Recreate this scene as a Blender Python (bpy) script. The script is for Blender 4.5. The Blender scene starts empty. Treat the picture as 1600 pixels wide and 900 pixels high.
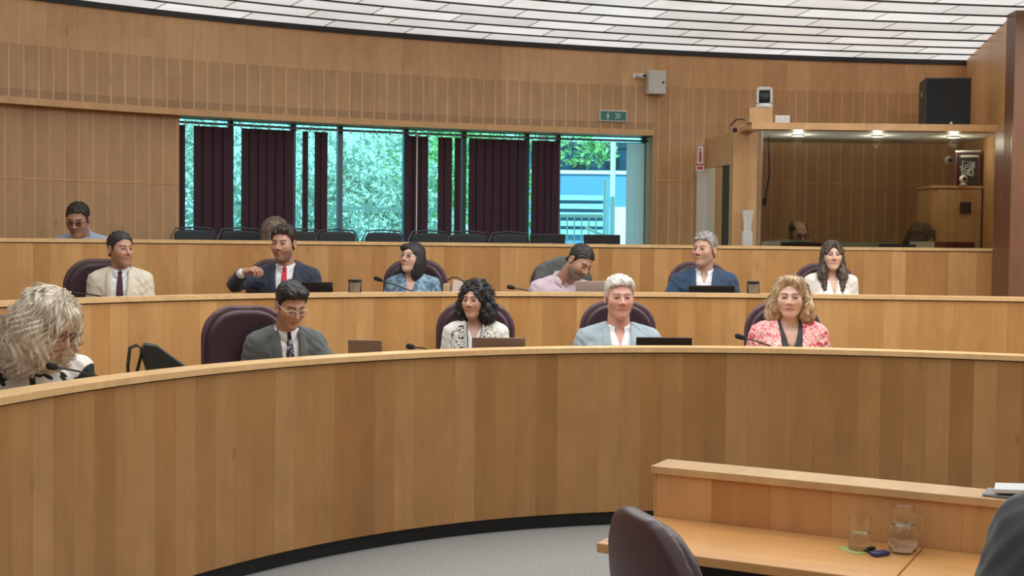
import bpy, bmesh, math, random
import numpy as np
from mathutils import Vector, Matrix
PI = math.pi
C = bpy.context.scene.collection
S = bpy.context.scene
# ------------------------------------------------------------------ camera, world, sun, exposure
F, CAMZ, PITCH, ROLL = 2000.0, 1.5, 0.0355, 0.0107
_Fw = np.array([0, math.cos(PITCH), -math.sin(PITCH)]); _R = np.array([1., 0, 0]); _U = np.cross(_R, _Fw)
RX = math.cos(ROLL) * _R + math.sin(ROLL) * _U * -1; UX = np.cross(RX, _Fw)
RX = math.cos(ROLL) * _R + math.sin(ROLL) * _U; UX = math.cos(ROLL) * _U - math.sin(ROLL) * _R
cam_d = bpy.data.cameras.new('camera'); cam = bpy.data.objects.new('camera', cam_d); C.objects.link(cam)
cam_d.sensor_fit = 'HORIZONTAL'; cam_d.sensor_width = 36.0; cam_d.lens = 36.0 * F / 1600.0
cam_d.clip_start = 0.05; cam_d.clip_end = 200
cam.matrix_world = Matrix(((RX[0], UX[0], -_Fw[0], 0), (RX[1], UX[1], -_Fw[1], 0), (RX[2], UX[2], -_Fw[2], CAMZ), (0, 0, 0, 1)))
S.camera = cam
S.view_settings.view_transform = 'Standard'; S.view_settings.look = 'None'
S.view_settings.gamma = 1.0; S.view_settings.use_curve_mapping = False
S.view_settings.exposure = 0.0
w = bpy.data.worlds.new('World'); S.world = w; w.use_nodes = True
bgn = w.node_tree.nodes['Background']
bgn.inputs[0].default_value = (0.62, 0.92, 1.0, 1); bgn.inputs[1].default_value = 2.0
sun_d = bpy.data.lights.new('sun', 'SUN'); sun = bpy.data.objects.new('sun', sun_d); C.objects.link(sun)
sun_d.energy = 7.5; sun_d.angle = 0.01; sun.rotation_euler = (math.radians(52), 0, math.radians(-25)); sun.location = (0, 0, 12)
CEIL_E = 0.78       # brightness of the luminous ceiling panels over the benches
CEIL_FILL = 2.1        # out-of-view ceiling over the room's middle, glow raised as fill light
CEIL_RING_FILL = 4.3        # out-of-view ring above the desks, extra glow added to light the rear

def ray(x, y):
    return _Fw + RX * (x - 800) / F - UX * (y - 450) / F
def PY(x, y, Y):    # point seen at picture position x, y at distance Y
    r = ray(x, y); return Vector(r * (Y / r[1]) + np.array([0, 0, CAMZ]))
def PZ(x, y, z):
    r = ray(x, y); return Vector(r * ((z - CAMZ) / r[2]) + np.array([0, 0, CAMZ]))

# ------------------------------------------------------------------ materials
def new_mat(name):
    m = bpy.data.materials.new(name); m.use_nodes = True
    nt = m.node_tree; return m, nt, nt.nodes['Principled BSDF']
def N(nt, t, **k):
    n = nt.nodes.new(t)
    for a, b in k.items(): setattr(n, a, b)
    return n
def plain(name, col, rough=0.5, metal=0.0, bump=0.0, bscale=200.0, var=0.0, coat=0.0, spec=0.5, sheen=0.0):
    m, nt, b = new_mat(name)
    b.inputs['Base Color'].default_value = (*col, 1); b.inputs['Roughness'].default_value = rough
    b.inputs['Metallic'].default_value = metal; b.inputs['Coat Weight'].default_value = coat
    b.inputs['Specular IOR Level'].default_value = spec; b.inputs['Sheen Weight'].default_value = sheen
    tc = N(nt, 'ShaderNodeTexCoord'); no = N(nt, 'ShaderNodeTexNoise'); no.inputs['Scale'].default_value = bscale
    nt.links.new(tc.outputs['Object'], no.inputs['Vector'])
    if bump:
        bu = N(nt, 'ShaderNodeBump'); bu.inputs['Strength'].default_value = bump; bu.inputs['Distance'].default_value = 0.003
        nt.links.new(no.outputs['Fac'], bu.inputs['Height']); nt.links.new(bu.outputs[0], b.inputs['Normal'])
    if var:
        mx = N(nt, 'ShaderNodeMix', data_type='RGBA')
        mx.inputs[6].default_value = tuple(c * (1 - var) for c in col) + (1,); mx.inputs[7].default_value = tuple(min(1, c * (1 + var)) for c in col) + (1,)
        nt.links.new(no.outputs['Fac'], mx.inputs[0]); nt.links.new(mx.outputs[2], b.inputs['Base Color'])
    return m
def math_n(nt, op, a, b=None, c=None):
    n = N(nt, 'ShaderNodeMath', operation=op)
    for i, v in enumerate((a, b, c)):
        if v is None: continue
        if isinstance(v, (int, float)): n.inputs[i].default_value = v
        else: nt.links.new(v, n.inputs[i])
    return n.outputs[0]
def wood(name, pw=0.115, tones=((.42, .235, .108), (.50, .29, .135), (.56, .34, .17), (.47, .25, .12)), rough=0.38, bands=False, seam=0.35, battens=0.0, plen=7.0, horiz=False, seed=0.0, contrast=1.0):
    """veneered boards laid out by the surface's own UV (metres along, metres up)"""
    m, nt, b = new_mat(name); L = nt.links.new
    uv = N(nt, 'ShaderNodeUVMap'); sp = N(nt, 'ShaderNodeSeparateXYZ'); L(uv.outputs[0], sp.inputs[0])
    u, v = (sp.outputs[1], sp.outputs[0]) if horiz else (sp.outputs[0], sp.outputs[1])
    cu = math_n(nt, 'DIVIDE', u, pw); iu = math_n(nt, 'FLOOR', cu); fu = math_n(nt, 'FRACT', cu)
    w1 = N(nt, 'ShaderNodeTexWhiteNoise', noise_dimensions='1D'); L(math_n(nt, 'ADD', iu, seed), w1.inputs['W'])
    cv = math_n(nt, 'ADD', math_n(nt, 'DIVIDE', v, plen), math_n(nt, 'MULTIPLY', w1.outputs['Value'], 3.7)); iv = math_n(nt, 'FLOOR', cv)
    w2 = N(nt, 'ShaderNodeTexWhiteNoise', noise_dimensions='2D'); cb = N(nt, 'ShaderNodeCombineXYZ')
    L(iu, cb.inputs[0]); L(iv, cb.inputs[1]); L(cb.outputs[0], w2.inputs['Vector'])
    rmp = N(nt, 'ShaderNodeValToRGB'); L(w2.outputs['Value'], rmp.inputs[0]); rmp.color_ramp.interpolation = 'LINEAR'
    el = rmp.color_ramp.elements
    while len(el) < len(tones): el.new(0.5)
    avg = [sum(t[i] for t in tones) / len(tones) for i in range(3)]
    for i, t in enumerate(tones):
        el[i].position = i / (len(tones) - 1); el[i].color = tuple(avg[j] + (t[j] - avg[j]) * contrast for j in range(3)) + (1,)
    # grain
    g = N(nt, 'ShaderNodeCombineXYZ'); L(math_n(nt, 'MULTIPLY', u, 34), g.inputs[0]); L(math_n(nt, 'MULTIPLY', v, 1.6), g.inputs[1]); L(math_n(nt, 'MULTIPLY', w2.outputs['Value'], 40), g.inputs[2])
    n1 = N(nt, 'ShaderNodeTexNoise'); n1.inputs['Scale'].default_value = 1; n1.inputs['Detail'].default_value = 4; L(g.outputs[0], n1.inputs['Vector'])
    g2 = N(nt, 'ShaderNodeCombineXYZ'); L(math_n(nt, 'MULTIPLY', u, 7), g2.inputs[0]); L(math_n(nt, 'MULTIPLY', v, 3.0), g2.inputs[1]); L(math_n(nt, 'MULTIPLY', w2.outputs['Value'], 90), g2.inputs[2])
    n2 = N(nt, 'ShaderNodeTexNoise'); n2.inputs['Scale'].default_value = 1; n2.inputs['Detail'].default_value = 3; n2.inputs['Distortion'].default_value = 0.8; L(g2.outputs[0], n2.inputs['Vector'])
    val = math_n(nt, 'ADD', math_n(nt, 'MULTIPLY', n1.outputs['Fac'], 0.26), math_n(nt, 'MULTIPLY', n2.outputs['Fac'], 0.42))
    val = math_n(nt, 'ADD', val, 0.66)
    # knots: small dark flecks
    vo = N(nt, 'ShaderNodeTexVoronoi'); vo.inputs['Scale'].default_value = 1; g3 = N(nt, 'ShaderNodeCombineXYZ')
    L(math_n(nt, 'MULTIPLY', u, 5.0), g3.inputs[0]); L(math_n(nt, 'MULTIPLY', v, 1.7), g3.inputs[1]); L(g3.outputs[0], vo.inputs['Vector'])
    kn = N(nt, 'ShaderNodeMapRange'); kn.inputs[1].default_value = 0.02; kn.inputs[2].default_value = 0.09; kn.inputs[3].default_value = 0.72; kn.inputs[4].default_value = 1.0
    L(vo.outputs['Distance'], kn.inputs[0]); val = math_n(nt, 'MULTIPLY', val, kn.outputs[0])
    if seam:
        e = math_n(nt, 'MINIMUM', fu, math_n(nt, 'SUBTRACT', 1.0, fu))
        s_ = N(nt, 'ShaderNodeMapRange'); s_.inputs[1].default_value = 0.0; s_.inputs[2].default_value = 0.02; s_.inputs[3].default_value = 1 - seam * .5; s_.inputs[4].default_value = 1.0
        L(e, s_.inputs[0]); val = math_n(nt, 'MULTIPLY', val, s_.outputs[0])
    col = N(nt, 'ShaderNodeVectorMath', operation='SCALE'); L(rmp.outputs[0], col.inputs[0]); L(val, col.inputs['Scale'])
    out = col.outputs[0]
    if bands:   # perforated acoustic boards between pale battens, with darker boards in the bottom row
        fb = math_n(nt, 'FRACT', math_n(nt, 'DIVIDE', u, battens)); bat = math_n(nt, 'LESS_THAN', fb, 0.10)
        dk = 1.0
        def band(lo, hi, f_in):
            a = math_n(nt, 'GREATER_THAN', v, lo); c = math_n(nt, 'LESS_THAN', v, hi); inb = math_n(nt, 'MULTIPLY', a, c)
            return inb
        specs = bands
        tot = None
        for lo, hi, fac in specs:
            inb = band(lo, hi, fac); inb = math_n(nt, 'MULTIPLY', inb, 1 - fac)
            tot = inb if tot is None else math_n(nt, 'ADD', tot, inb)
        # perforation dots
        dots = N(nt, 'ShaderNodeTexVoronoi'); dots.inputs['Randomness'].default_value = 0.0; dots.inputs['Scale'].default_value = 80; L(uv.outputs[0], dots.inputs['Vector'])
        dd = math_n(nt, 'LESS_THAN', dots.outputs['Distance'], 0.3); dd = math_n(nt, 'MULTIPLY', dd, 0.22)
        anyb = math_n(nt, 'GREATER_THAN', tot, 0.001)
        tot = math_n(nt, 'ADD', tot, math_n(nt, 'MULTIPLY', dd, anyb))
        nb = math_n(nt, 'SUBTRACT', 1.0, bat)
        f1 = math_n(nt, 'SUBTRACT', 1.0, math_n(nt, 'MULTIPLY', tot, nb))
        lift = math_n(nt, 'MULTIPLY', math_n(nt, 'MULTIPLY', bat, anyb), 0.10)
        f1 = math_n(nt, 'ADD', f1, lift)
        c2 = N(nt, 'ShaderNodeVectorMath', operation='SCALE'); L(out, c2.inputs[0]); L(f1, c2.inputs['Scale']); out = c2.outputs[0]
    L(out, b.inputs['Base Color']); b.inputs['Roughness'].default_value = rough
    bu = N(nt, 'ShaderNodeBump'); bu.inputs['Strength'].default_value = 0.05; bu.inputs['Distance'].default_value = 0.002; L(val, bu.inputs['Height']); L(bu.outputs[0], b.inputs['Normal'])
    return m
def glass_mat(name, tint=(1, 1, 1), gloss=0.06, rough=0.0):
    m, nt, b = new_mat(name); nt.nodes.remove(b); L = nt.links.new
    o = nt.nodes['Material Output']; t = N(nt, 'ShaderNodeBsdfTransparent'); g = N(nt, 'ShaderNodeBsdfGlossy'); mx = N(nt, 'ShaderNodeMixShader')
    t.inputs[0].default_value = (*tint, 1); g.inputs['Roughness'].default_value = rough; g.inputs[0].default_value = (1, 1, 1, 1)
    fr = N(nt, 'ShaderNodeFresnel'); fr.inputs[0].default_value = 1.5
    L(math_n(nt, 'ADD', fr.outputs[0], gloss), mx.inputs[0]); L(t.outputs[0], mx.inputs[1]); L(g.outputs[0], mx.inputs[2]); L(mx.outputs[0], o.inputs[0])
    return m
def emis(name, col, e):
    m, nt, b = new_mat(name); b.inputs['Base Color'].default_value = (*col, 1)
    b.inputs['Emission Color'].default_value = (*col, 1); b.inputs['Emission Strength'].default_value = e; return m
M = {}
TW = ((.45, .215, .068), (.54, .275, .095), (.62, .34, .130), (.50, .235, .072))
M['bench'] = wood('bench_veneer', 0.115, TW, contrast=1.0, plen=30)
M['bench_shaded'] = wood('bench_veneer_shaded', 0.115, tuple(tuple(a * k for a, k in zip(t, (.74, .74, .74))) for t in TW), contrast=1.0, plen=30)  # bench veneer darkened: the front bench's shade is put into the colour
M['bench_edge'] = wood('bench_edge', 0.9, ((.72, .46, .22), (.76, .49, .24)), rough=0.28, seam=0.15, plen=9)
M['wall_up'] = wood('wall_veneer', 0.23, ((.61, .36, .175), (.66, .40, .20), (.57, .325, .155)), bands=((2.63, 2.97, .85), (2.565, 2.63, .66)), battens=0.112, contrast=0.9, rough=.45)
M['wall_low'] = wood('wall_batten_veneer', 0.112, ((.55, .315, .145), (.59, .345, .165)), bands=((0.2, 2.56, .90),), battens=0.112, rough=.45, contrast=0.8)
M['wall_rt'] = wood('wall_veneer_right', 0.23, ((.58, .32, .14), (.64, .37, .17), (.54, .285, .12)), bands=((2.63, 2.97, .88), (0.2, 2.63, .82)), battens=0.112, contrast=0.9, rough=.45)
M['wall_right'] = wood('wall_side_veneer', 0.23, ((.56, .30, .12), (.62, .35, .15), (.50, .26, .10)), rough=.4)
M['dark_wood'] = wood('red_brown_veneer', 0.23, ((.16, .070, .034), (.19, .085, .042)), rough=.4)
M['trim'] = wood('trim_wood', 1.2, ((.58, .33, .14), (.62, .36, .16)), rough=.4, seam=0, plen=5)
M['plinth'] = plain('black_rubber', (.008, .010, .013), .5, bump=.2)
M['black'] = plain('matt_black', (.012, .012, .013), .45)
M['blackgl'] = plain('black_plastic', (.015, .016, .018), .3)
M['white'] = plain('white_plastic', (.72, .72, .70), .4)
M['offw'] = plain('off_white_metal', (.62, .62, .58), .45)
M['grey'] = plain('grey_plastic', (.25, .26, .27), .45)
M['chrome'] = plain('chrome', (.7, .7, .72), .15, 1.0)
M['silver'] = plain('brushed_silver', (.55, .54, .54), .4, .6)
M['paint'] = plain('white_paint', (.66, .70, .68), .6)

# ------------------------------------------------------------------ mesh helpers
def mk(name, verts, faces, mat=None, parent=None, smooth=False, uv=None):
    me = bpy.data.meshes.new(name); me.from_pydata([tuple(v) for v in verts], [], faces); me.update()
    if smooth: me.polygons.foreach_set('use_smooth', [True] * len(me.polygons))
    if uv is not None:
        l = me.uv_layers.new(name='UVMap'); d = np.array([uv[i] for f in faces for i in f], 'f') if len(uv) == len(verts) else np.array(uv, 'f')
        l.data.foreach_set('uv', d.ravel())
    if mat: me.materials.append(mat)
    o = bpy.data.objects.new(name, me); C.objects.link(o)
    if parent: o.parent = parent
    return o
def tag(o, label=None, cat=None, group=None, kind=None):
    if label: o['label'] = label
    if cat: o['category'] = cat
    if group: o['group'] = group
    if kind: o['kind'] = kind
    return o
def empty(name, loc=(0, 0, 0), rz=0.0, label=None, cat=None, group=None):
    o = bpy.data.objects.new(name, None); C.objects.link(o); o.location = loc; o.rotation_euler = (0, 0, rz); o.empty_display_size = .1
    return tag(o, label, cat, group)
def struct(o): o['kind'] = 'structure'; return o
class MB:
    """collects simple solids, then links them as one mesh"""
    def __init__(s): s.bm = bmesh.new()
    def box(s, x0, x1, y0, y1, z0, z1, bev=0.0, mtx=None, seg=2):
        r = bmesh.ops.create_cube(s.bm, size=1.0); vs = r['verts']
        for v in vs: v.co = Vector(((x0 + x1) / 2 + v.co.x * (x1 - x0), (y0 + y1) / 2 + v.co.y * (y1 - y0), (z0 + z1) / 2 + v.co.z * (z1 - z0)))
        es = list({e for v in vs for e in v.link_edges})
        if bev > 0:
            r = bmesh.ops.bevel(s.bm, geom=es, offset=bev, segments=seg, profile=0.5, affect='EDGES'); vs = list({v for f in r['faces'] for v in f.verts} | {v for v in vs if v.is_valid})
        if mtx is not None: bmesh.ops.transform(s.bm, matrix=mtx, verts=[v for v in vs if v.is_valid])
        return s
    def tube(s, pts, r, n=10, cap=True):
        pts = [Vector(p) for p in pts]; rings = []
        rr = r if isinstance(r, (list, tuple)) else [r] * len(pts); prev = None
        for i, p in enumerate(pts):
            t = (pts[min(i + 1, len(pts) - 1)] - pts[max(i - 1, 0)]).normalized()
            a = Vector((0, 0, 1)) if abs(t.z) < .95 else Vector((1, 0, 0))
            if prev is not None: a = prev
            x = (a - t * a.dot(t)).normalized(); prev = x; y = t.cross(x)
            rings.append([s.bm.verts.new(p + (x * math.cos(2 * PI * k / n) + y * math.sin(2 * PI * k / n)) * rr[i]) for k in range(n)])
        for a, b in zip(rings, rings[1:]):
            for k in range(n): s.bm.faces.new((a[k], a[(k + 1) % n], b[(k + 1) % n], b[k]))
        if cap:
            s.bm.faces.new(rings[0][::-1]); s.bm.faces.new(rings[-1])
        return s
    def lathe(s, prof, c=(0, 0, 0), n=28, cap=True):
        c = Vector(c); rings = []
        for r, z in prof: rings.append([s.bm.verts.new(c + Vector((r * math.cos(2 * PI * k / n), r * math.sin(2 * PI * k / n), z))) for k in range(n)])
        for a, b in zip(rings, rings[1:]):
            for k in range(n): s.bm.faces.new((a[k], a[(k + 1) % n], b[(k + 1) % n], b[k]))
        if cap: s.bm.faces.new(rings[0][::-1]); s.bm.faces.new(rings[-1])
        return s
    def ball(s, c, r, n=12, sc=(1, 1, 1)):
        q = bmesh.ops.create_uvsphere(s.bm, u_segments=n, v_segments=max(6, n // 2), radius=r)
        for v in q['verts']: v.co = Vector((v.co.x * sc[0] + c[0], v.co.y * sc[1] + c[1], v.co.z * sc[2] + c[2]))
        return s
    def build(s, name, mat, parent=None, smooth=False, mtx=None, uvbox=False):
        if mtx is not None: s.bm.transform(mtx)
        bmesh.ops.recalc_face_normals(s.bm, faces=s.bm.faces)
        me = bpy.data.meshes.new(name)
        if uvbox:
            l = s.bm.loops.layers.uv.new('UVMap')
            for f in s.bm.faces:
                n = f.normal
                for lp in f.loops:
                    p = lp.vert.co
                    lp[l].uv = (p.x, p.z) if abs(n.y) >= max(abs(n.x), abs(n.z)) else ((p.y, p.z) if abs(n.x) >= abs(n.z) else (p.x, p.y))
        s.bm.to_mesh(me); s.bm.free()
        if mat: me.materials.append(mat)
        if smooth:
            me.polygons.foreach_set('use_smooth', [True] * len(me.polygons))
            try: me.set_sharp_from_angle(angle=math.radians(40))
            except Exception: pass
        o = bpy.data.objects.new(name, me); C.objects.link(o)
        if parent: o.parent = parent
        return o
# plan curves -------------------------------------------------------
def resample(pts, step=0.06):
    p = np.array(pts, float); d = np.r_[0, np.cumsum(np.hypot(*np.diff(p, axis=0).T))]; n = int(d[-1] / step) + 2
    t = np.linspace(0, d[-1], n); return np.c_[np.interp(t, d, p[:, 0]), np.interp(t, d, p[:, 1])]
def extend(p, left, right, step=0.06):
    """carry a curve on past its ends with the curvature it has there"""
    def ext(q, L):   # q ends at index -1
        k = min(len(q) // 3, 25); a = q[-1] - q[-k]; b = q[-k] - q[-2 * k]
        ang = math.atan2(a[0] * b[1] - a[1] * b[0], a @ b) * -1; cur = ang / (k * step)
        th = math.atan2(a[1], a[0]) + ang / 2; out = []; c = q[-1].copy(); n = int(L / step)
        for i in range(n):
            th += cur * step; c = c + step * np.array([math.cos(th), math.sin(th)]); out.append(c)
        return np.array(out).reshape(-1, 2)
    L = ext(p[::-1], left)[::-1]; R = ext(p, right)
    return np.vstack([L, p, R])
def offs(p, d):
    t = np.gradient(p, axis=0); t /= np.hypot(*t.T)[:, None]; return p + d * np.c_[-t[:, 1], t[:, 0]]
def arclen(p): return np.r_[0, np.cumsum(np.hypot(*np.diff(p, axis=0).T))]
def sweep(name, p, prof, mat, parent=None, ucurve=None, i0=0, i1=None, vmode='z', uoff=0.0):
    """closed profile of (offset, z) swept along plan curve p"""
    i1 = len(p) if i1 is None else i1
    u = arclen(p if ucurve is None else ucurve) + uoff; cols = [offs(p, d) for d, z in prof]; n = len(prof); V = []; Fc = []; UV = []
    m = i1 - i0
    for k, (d, z) in enumerate(prof):
        for i in range(i0, i1):
            zz = z[i] if hasattr(z, '__len__') else z
            V.append((cols[k][i][0], cols[k][i][1], zz))
    for k in range(n):
        k2 = (k + 1) % n; (d1, z1), (d2, z2) = prof[k], prof[k2]
        horiz = (not hasattr(z1, '__len__')) and (not hasattr(z2, '__len__')) and abs(z1 - z2) < abs(d1 - d2)
        for i in range(m - 1):
            Fc.append((k * m + i, k * m + i + 1, k2 * m + i + 1, k2 * m + i))
            a, b = u[i0 + i], u[i0 + i + 1]
            za = z1[i0 + i] if hasattr(z1, '__len__') else z1; zb = z2[i0 + i] if hasattr(z2, '__len__') else z2
            if horiz: za, zb = d1, d2
            UV += [(a, za), (b, za), (b, zb), (a, zb)]
    Fc.append(tuple(k * m for k in range(n))); UV += [(prof[k][0], 0.5) for k in range(n)]
    Fc.append(tuple(k * m + m - 1 for k in range(n))[::-1]); UV += [(prof[k][0], 0.5) for k in range(n)]
    o = mk(name, V, Fc, mat, parent, uv=UV)
    bm = bmesh.new(); bm.from_mesh(o.data); bmesh.ops.recalc_face_normals(bm, faces=bm.faces); bm.to_mesh(o.data); bm.free()
    return o
def fitcurve(pts, z, deg=4):
    """picture samples of an edge at height z -> smooth plan curve"""
    xs = np.array([a for a, b in pts]); hy = 379 + 0.0107 * (xs - 800); inv = np.array([1 / PZ(a, b, z)[1] for a, b in pts])
    c = np.polyfit((xs - 800) / 800, inv, deg); q = []
    for x in np.arange(0, 1601, 10):
        Y = 1 / np.polyval(c, (x - 800) / 800); q.append((PY(x, 380, Y)[0], Y))
    return resample(q)
def fitY(pts, deg=3):
    xs = np.array([a for a, b in pts]); c = np.polyfit((xs - 800) / 800, [1 / b for a, b in pts], deg)
    return resample([(PY(x, 380, 1 / np.polyval(c, (x - 800) / 800))[0], 1 / np.polyval(c, (x - 800) / 800)) for x in np.arange(0, 1601, 10)])
Z1, Z2, Z3 = 0.95, 1.171, 1.495
FL1, FL2, FL3 = 0.02, 0.24, 0.45
c1 = extend(fitcurve([(0, 621.9), (100, 605.3), (200, 590), (300, 578.4), (400, 568.8), (500, 561), (600, 554.4), (700, 549.4), (850, 544.8), (1000, 543), (1200, 544.4), (1400, 549.4), (1500, 552.8), (1600, 556.2)], Z1), 1.0, 1.2)
c2 = extend(fitcurve([(0, 471.5), (150, 466.5), (310, 461.5), (560, 457.5), (810, 457), (1070, 458), (1270, 460.5), (1400, 462), (1600, 465)], Z2, 3), 1.3, 1.0)
c3 = extend(fitY([(0, 8.35), (270, 9.15), (560, 9.85), (810, 10.25), (1070, 10.42), (1400, 10.45), (1600, 10.45)]), 1.3, 0.0)
LTs = [(0, 159.5), (100, 167.3), (200, 174.3), (285, 180), (500, 190.8), (700, 200), (1015, 211.5), (1200, 216), (1400, 219.5), (1600, 222)]
ZL = 2.516
cw = extend(fitcurve(LTs, ZL, 3), 2.4, 0.3)
def idx(p, x):      # index of the curve point that lies in picture column x
    X = 800 + F * p[:, 0] / (p[:, 1] * math.cos(PITCH)); return int(np.argmin(np.abs(X - x)))
# wall top height along the wall
WTp = np.array([(90, 0), (300, 28), (500, 51.6), (716, 71.5), (1000, 89), (1050, 90), (1375, 96.7), (1502, 98)], float)
zt = []
for (x, y) in WTp:
    i = idx(cw, x); zt.append((i, PY(x, y, cw[i][1])[2]))
zc = np.polyfit([a for a, b in zt], [b for a, b in zt], 1); ztop = np.clip(np.polyval(zc, np.arange(len(cw))), 3.15, 3.45)
print('ztop', ztop[0], ztop[-1], [round(b, 3) for a, b in zt])

# ------------------------------------------------------------------ floor, platforms, walls
def flat(name, loop, z0, z1, mat):
    n = len(loop); V = [(x, y, z0) for x, y in loop] + [(x, y, z1) for x, y in loop]
    Fc = [tuple(range(n))[::-1], tuple(range(n, 2 * n))] + [(i, (i + 1) % n, n + (i + 1) % n, n + i) for i in range(n)]
    return mk(name, V, Fc, mat)
M['carpet'] = plain('grey_carpet', (.25, .245, .235), .95, bump=.8, bscale=110, var=.6, spec=.1)
XL, XR, YB = -6.2, 7.4, -3.0
struct(flat('floor', [(-9, YB - .2), (9, YB - .2), (9, 14), (-9, 14)], -0.2, 0.0, M['carpet']))
def tier(name, a, b, z):
    la = [tuple(q) for q in a]; lb = [tuple(q) for q in b[::-1]]
    return struct(flat(name, la + lb, 0.0, z, M['carpet']))
tier('floor_front_tier', offs(c1, .10), offs(c2, .03), FL1)
tier('floor_middle_tier', offs(c2, .045), offs(c3, .03), FL2)
iend = idx(c3, 1080)
cwin = offs(cw, .0)
tier('floor_rear_tier', offs(c3, .045), offs(cw, .05), FL3)
struct(flat('floor_back_step', [tuple(q) for q in offs(cw, -.95)[:idx(cw, 1060)]] + [tuple(q) for q in offs(cw, .08)[:idx(cw, 1060)][::-1]], FL3 + .002, FL3 + .27, M['carpet']))
# benches
def bench(p, ztop_, zfl, znext, label, i1=None, ledge=0.15, fm='bench'):
    t = empty('curved_bench', (p[len(p) // 2][0], p[len(p) // 2][1], zfl), 0, label, 'bench')
    def add(o): o.parent = t; o.matrix_parent_inverse = Matrix.Translation(-Vector(t.location)); return o
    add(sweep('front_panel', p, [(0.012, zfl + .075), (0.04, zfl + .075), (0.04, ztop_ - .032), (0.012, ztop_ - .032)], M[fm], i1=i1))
    add(sweep('ledge', p, [(0, ztop_ - .026), (ledge, ztop_ - .026), (ledge, ztop_), (0, ztop_)], M['bench_edge'], i1=i1))
    add(sweep('plinth', p, [(0.045, zfl), (0.09, zfl), (0.09, zfl + .09), (0.045, zfl + .09)], M['plinth'], i1=i1))
    add(sweep('shadow_gap', p, [(0.02, ztop_ - .034), (0.038, ztop_ - .034), (0.038, ztop_ - .024), (0.02, ztop_ - .024)], M['black'], i1=i1))
    add(sweep('inner_panel', p, [(0.11, znext + .002), (0.145, znext + .002), (0.145, ztop_ - .027), (0.11, ztop_ - .027)], M['bench'], i1=i1))
    if i1 is None or True:
        add(sweep('desktop', p, [(0.15, znext + .70), (0.50, znext + .70), (0.50, znext + .728), (0.15, znext + .728)], M['bench_edge'], i1=i1))
    return t
bench(c1, Z1, 0.0, FL1, 'front curved wooden bench with vertical veneer boards and black plinth, nearest the camera', fm='bench_shaded')
bench(c2, Z2, FL1, FL2, 'middle curved wooden bench running behind the front row of seats')
bench(c3, Z3, FL2, FL3, 'rear curved wooden bench below the windows and the glazed booth', i1=idx(c3, 1572))
# back wall: upper band over everything, lower parts either side of the window
iw0, iw1 = idx(cw, 287), idx(cw, 1014)
iwr = idx(cw, 1502)
struct(sweep('wall_back', cw, [(0, ZL), (.30, ZL), (.30, ztop + .15), (0, ztop + .15)], M['wall_up'], i1=iw1 + 1))
struct(sweep('wall_back_upper_right', cw, [(0, ZL), (.30, ZL), (.30, ztop + .15), (0, ztop + .15)], M['wall_rt'], i0=iw1, i1=iwr + 1))
struct(sweep('trim_1', cw, [(-.02, ZL - .004), (0.0, ZL - .004), (0.0, ZL + .05), (-.02, ZL + .05)], M['trim'], i1=iw1 + 1))
struct(sweep('wall_back_left', cw, [(.10, FL3), (.30, FL3), (.30, ZL - .001), (.10, ZL - .001)], M['wall_low'], i1=iw0 + 1))
struct(sweep('wall_back_right', cw, [(0.0, FL3), (.30, FL3), (.30, ZL), (0.0, ZL)], M['wall_rt'], i0=iw1, i1=iwr + 1))
struct(sweep('wall_back_sill', cw, [(.16, FL3), (.30, FL3), (.30, 1.0), (.16, 1.0)], M['paint'], i0=iw0, i1=iw1 + 1))
for k, zz in enumerate((1.95, 1.32)):
    struct(sweep('trim_%d' % (2 + k), cw, [(.096, zz), (.101, zz), (.101, zz + .010), (.096, zz + .010)], M['trim'], i1=iw0 + 1))
    struct(sweep('trim_%d' % (4 + k), cw, [(-.004, zz + .14), (.001, zz + .14), (.001, zz + .150), (-.004, zz + .150)], M['trim'], i0=iw1, i1=iwr + 1))
struct(sweep('trim_6', cw, [(-.014, ztop + .004), (0.002, ztop + .004), (0.002, ztop + .049), (-.014, ztop + .049)], M['black'], i1=iwr + 1))
def wallq(name, a, b, z0, z1, mat, th=0.15):
    """straight wall from a to b, thickness to the left of a->b"""
    a, b = np.array(a, float), np.array(b, float); d = (b - a) / np.hypot(*(b - a)); n = np.array([-d[1], d[0]]) * th; L = np.hypot(*(b - a))
    P = [a, b, b + n, a + n]; V = [(*q, z0) for q in P] + [(*q, z1) for q in P]
    Fc = [(3, 2, 1, 0), (4, 5, 6, 7), (0, 1, 5, 4), (1, 2, 6, 5), (2, 3, 7, 6), (3, 0, 4, 7)]
    us = [0, L, L, 0]; UV = []
    for f in Fc: UV += [((us[i % 4]), V[i][2]) if f not in (Fc[0], Fc[1]) else (V[i][0], V[i][1]) for i in f]
    return mk(name, V, Fc, mat, uv=UV)
zr = float(ztop[iwr]); A = cw[iwr].copy(); Bc = np.array([PY(1587, 30, 9.75)[0], 9.75])
struct(wallq('wall_right', A, Bc + np.array([.004, .02]), FL2 - .2, zr + .05, M['wall_right'], th=.10))
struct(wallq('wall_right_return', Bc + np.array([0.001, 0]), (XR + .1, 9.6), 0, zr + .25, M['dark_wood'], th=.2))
struct(wallq('wall_right_shade', Bc + np.array([.100, .62]), Bc + np.array([-.004, -.002]), FL2, 2.43, M['dark_wood'], th=.01))  # dark sheet over the side wall, standing in for its shade below the fascia
struct(wallq('wall_right_side', (XR, 9.6), (XR, YB), 0, 3.7, M['wall_right']))
Lc = offs(cw, 0)[0]
struct(wallq('wall_left', (XL, YB), (XL, Lc[1] + .3), 0, 3.7, M['wall_right']))
struct(wallq('wall_left_return', (XL - .1, Lc[1]), (Lc[0] + .15, Lc[1] + .1), 0, 3.7, M['wall_right']))
struct(wallq('wall_front', (XR + .1, YB), (XL - .1, YB), 0, 3.7, M['dark_wood']))
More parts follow.
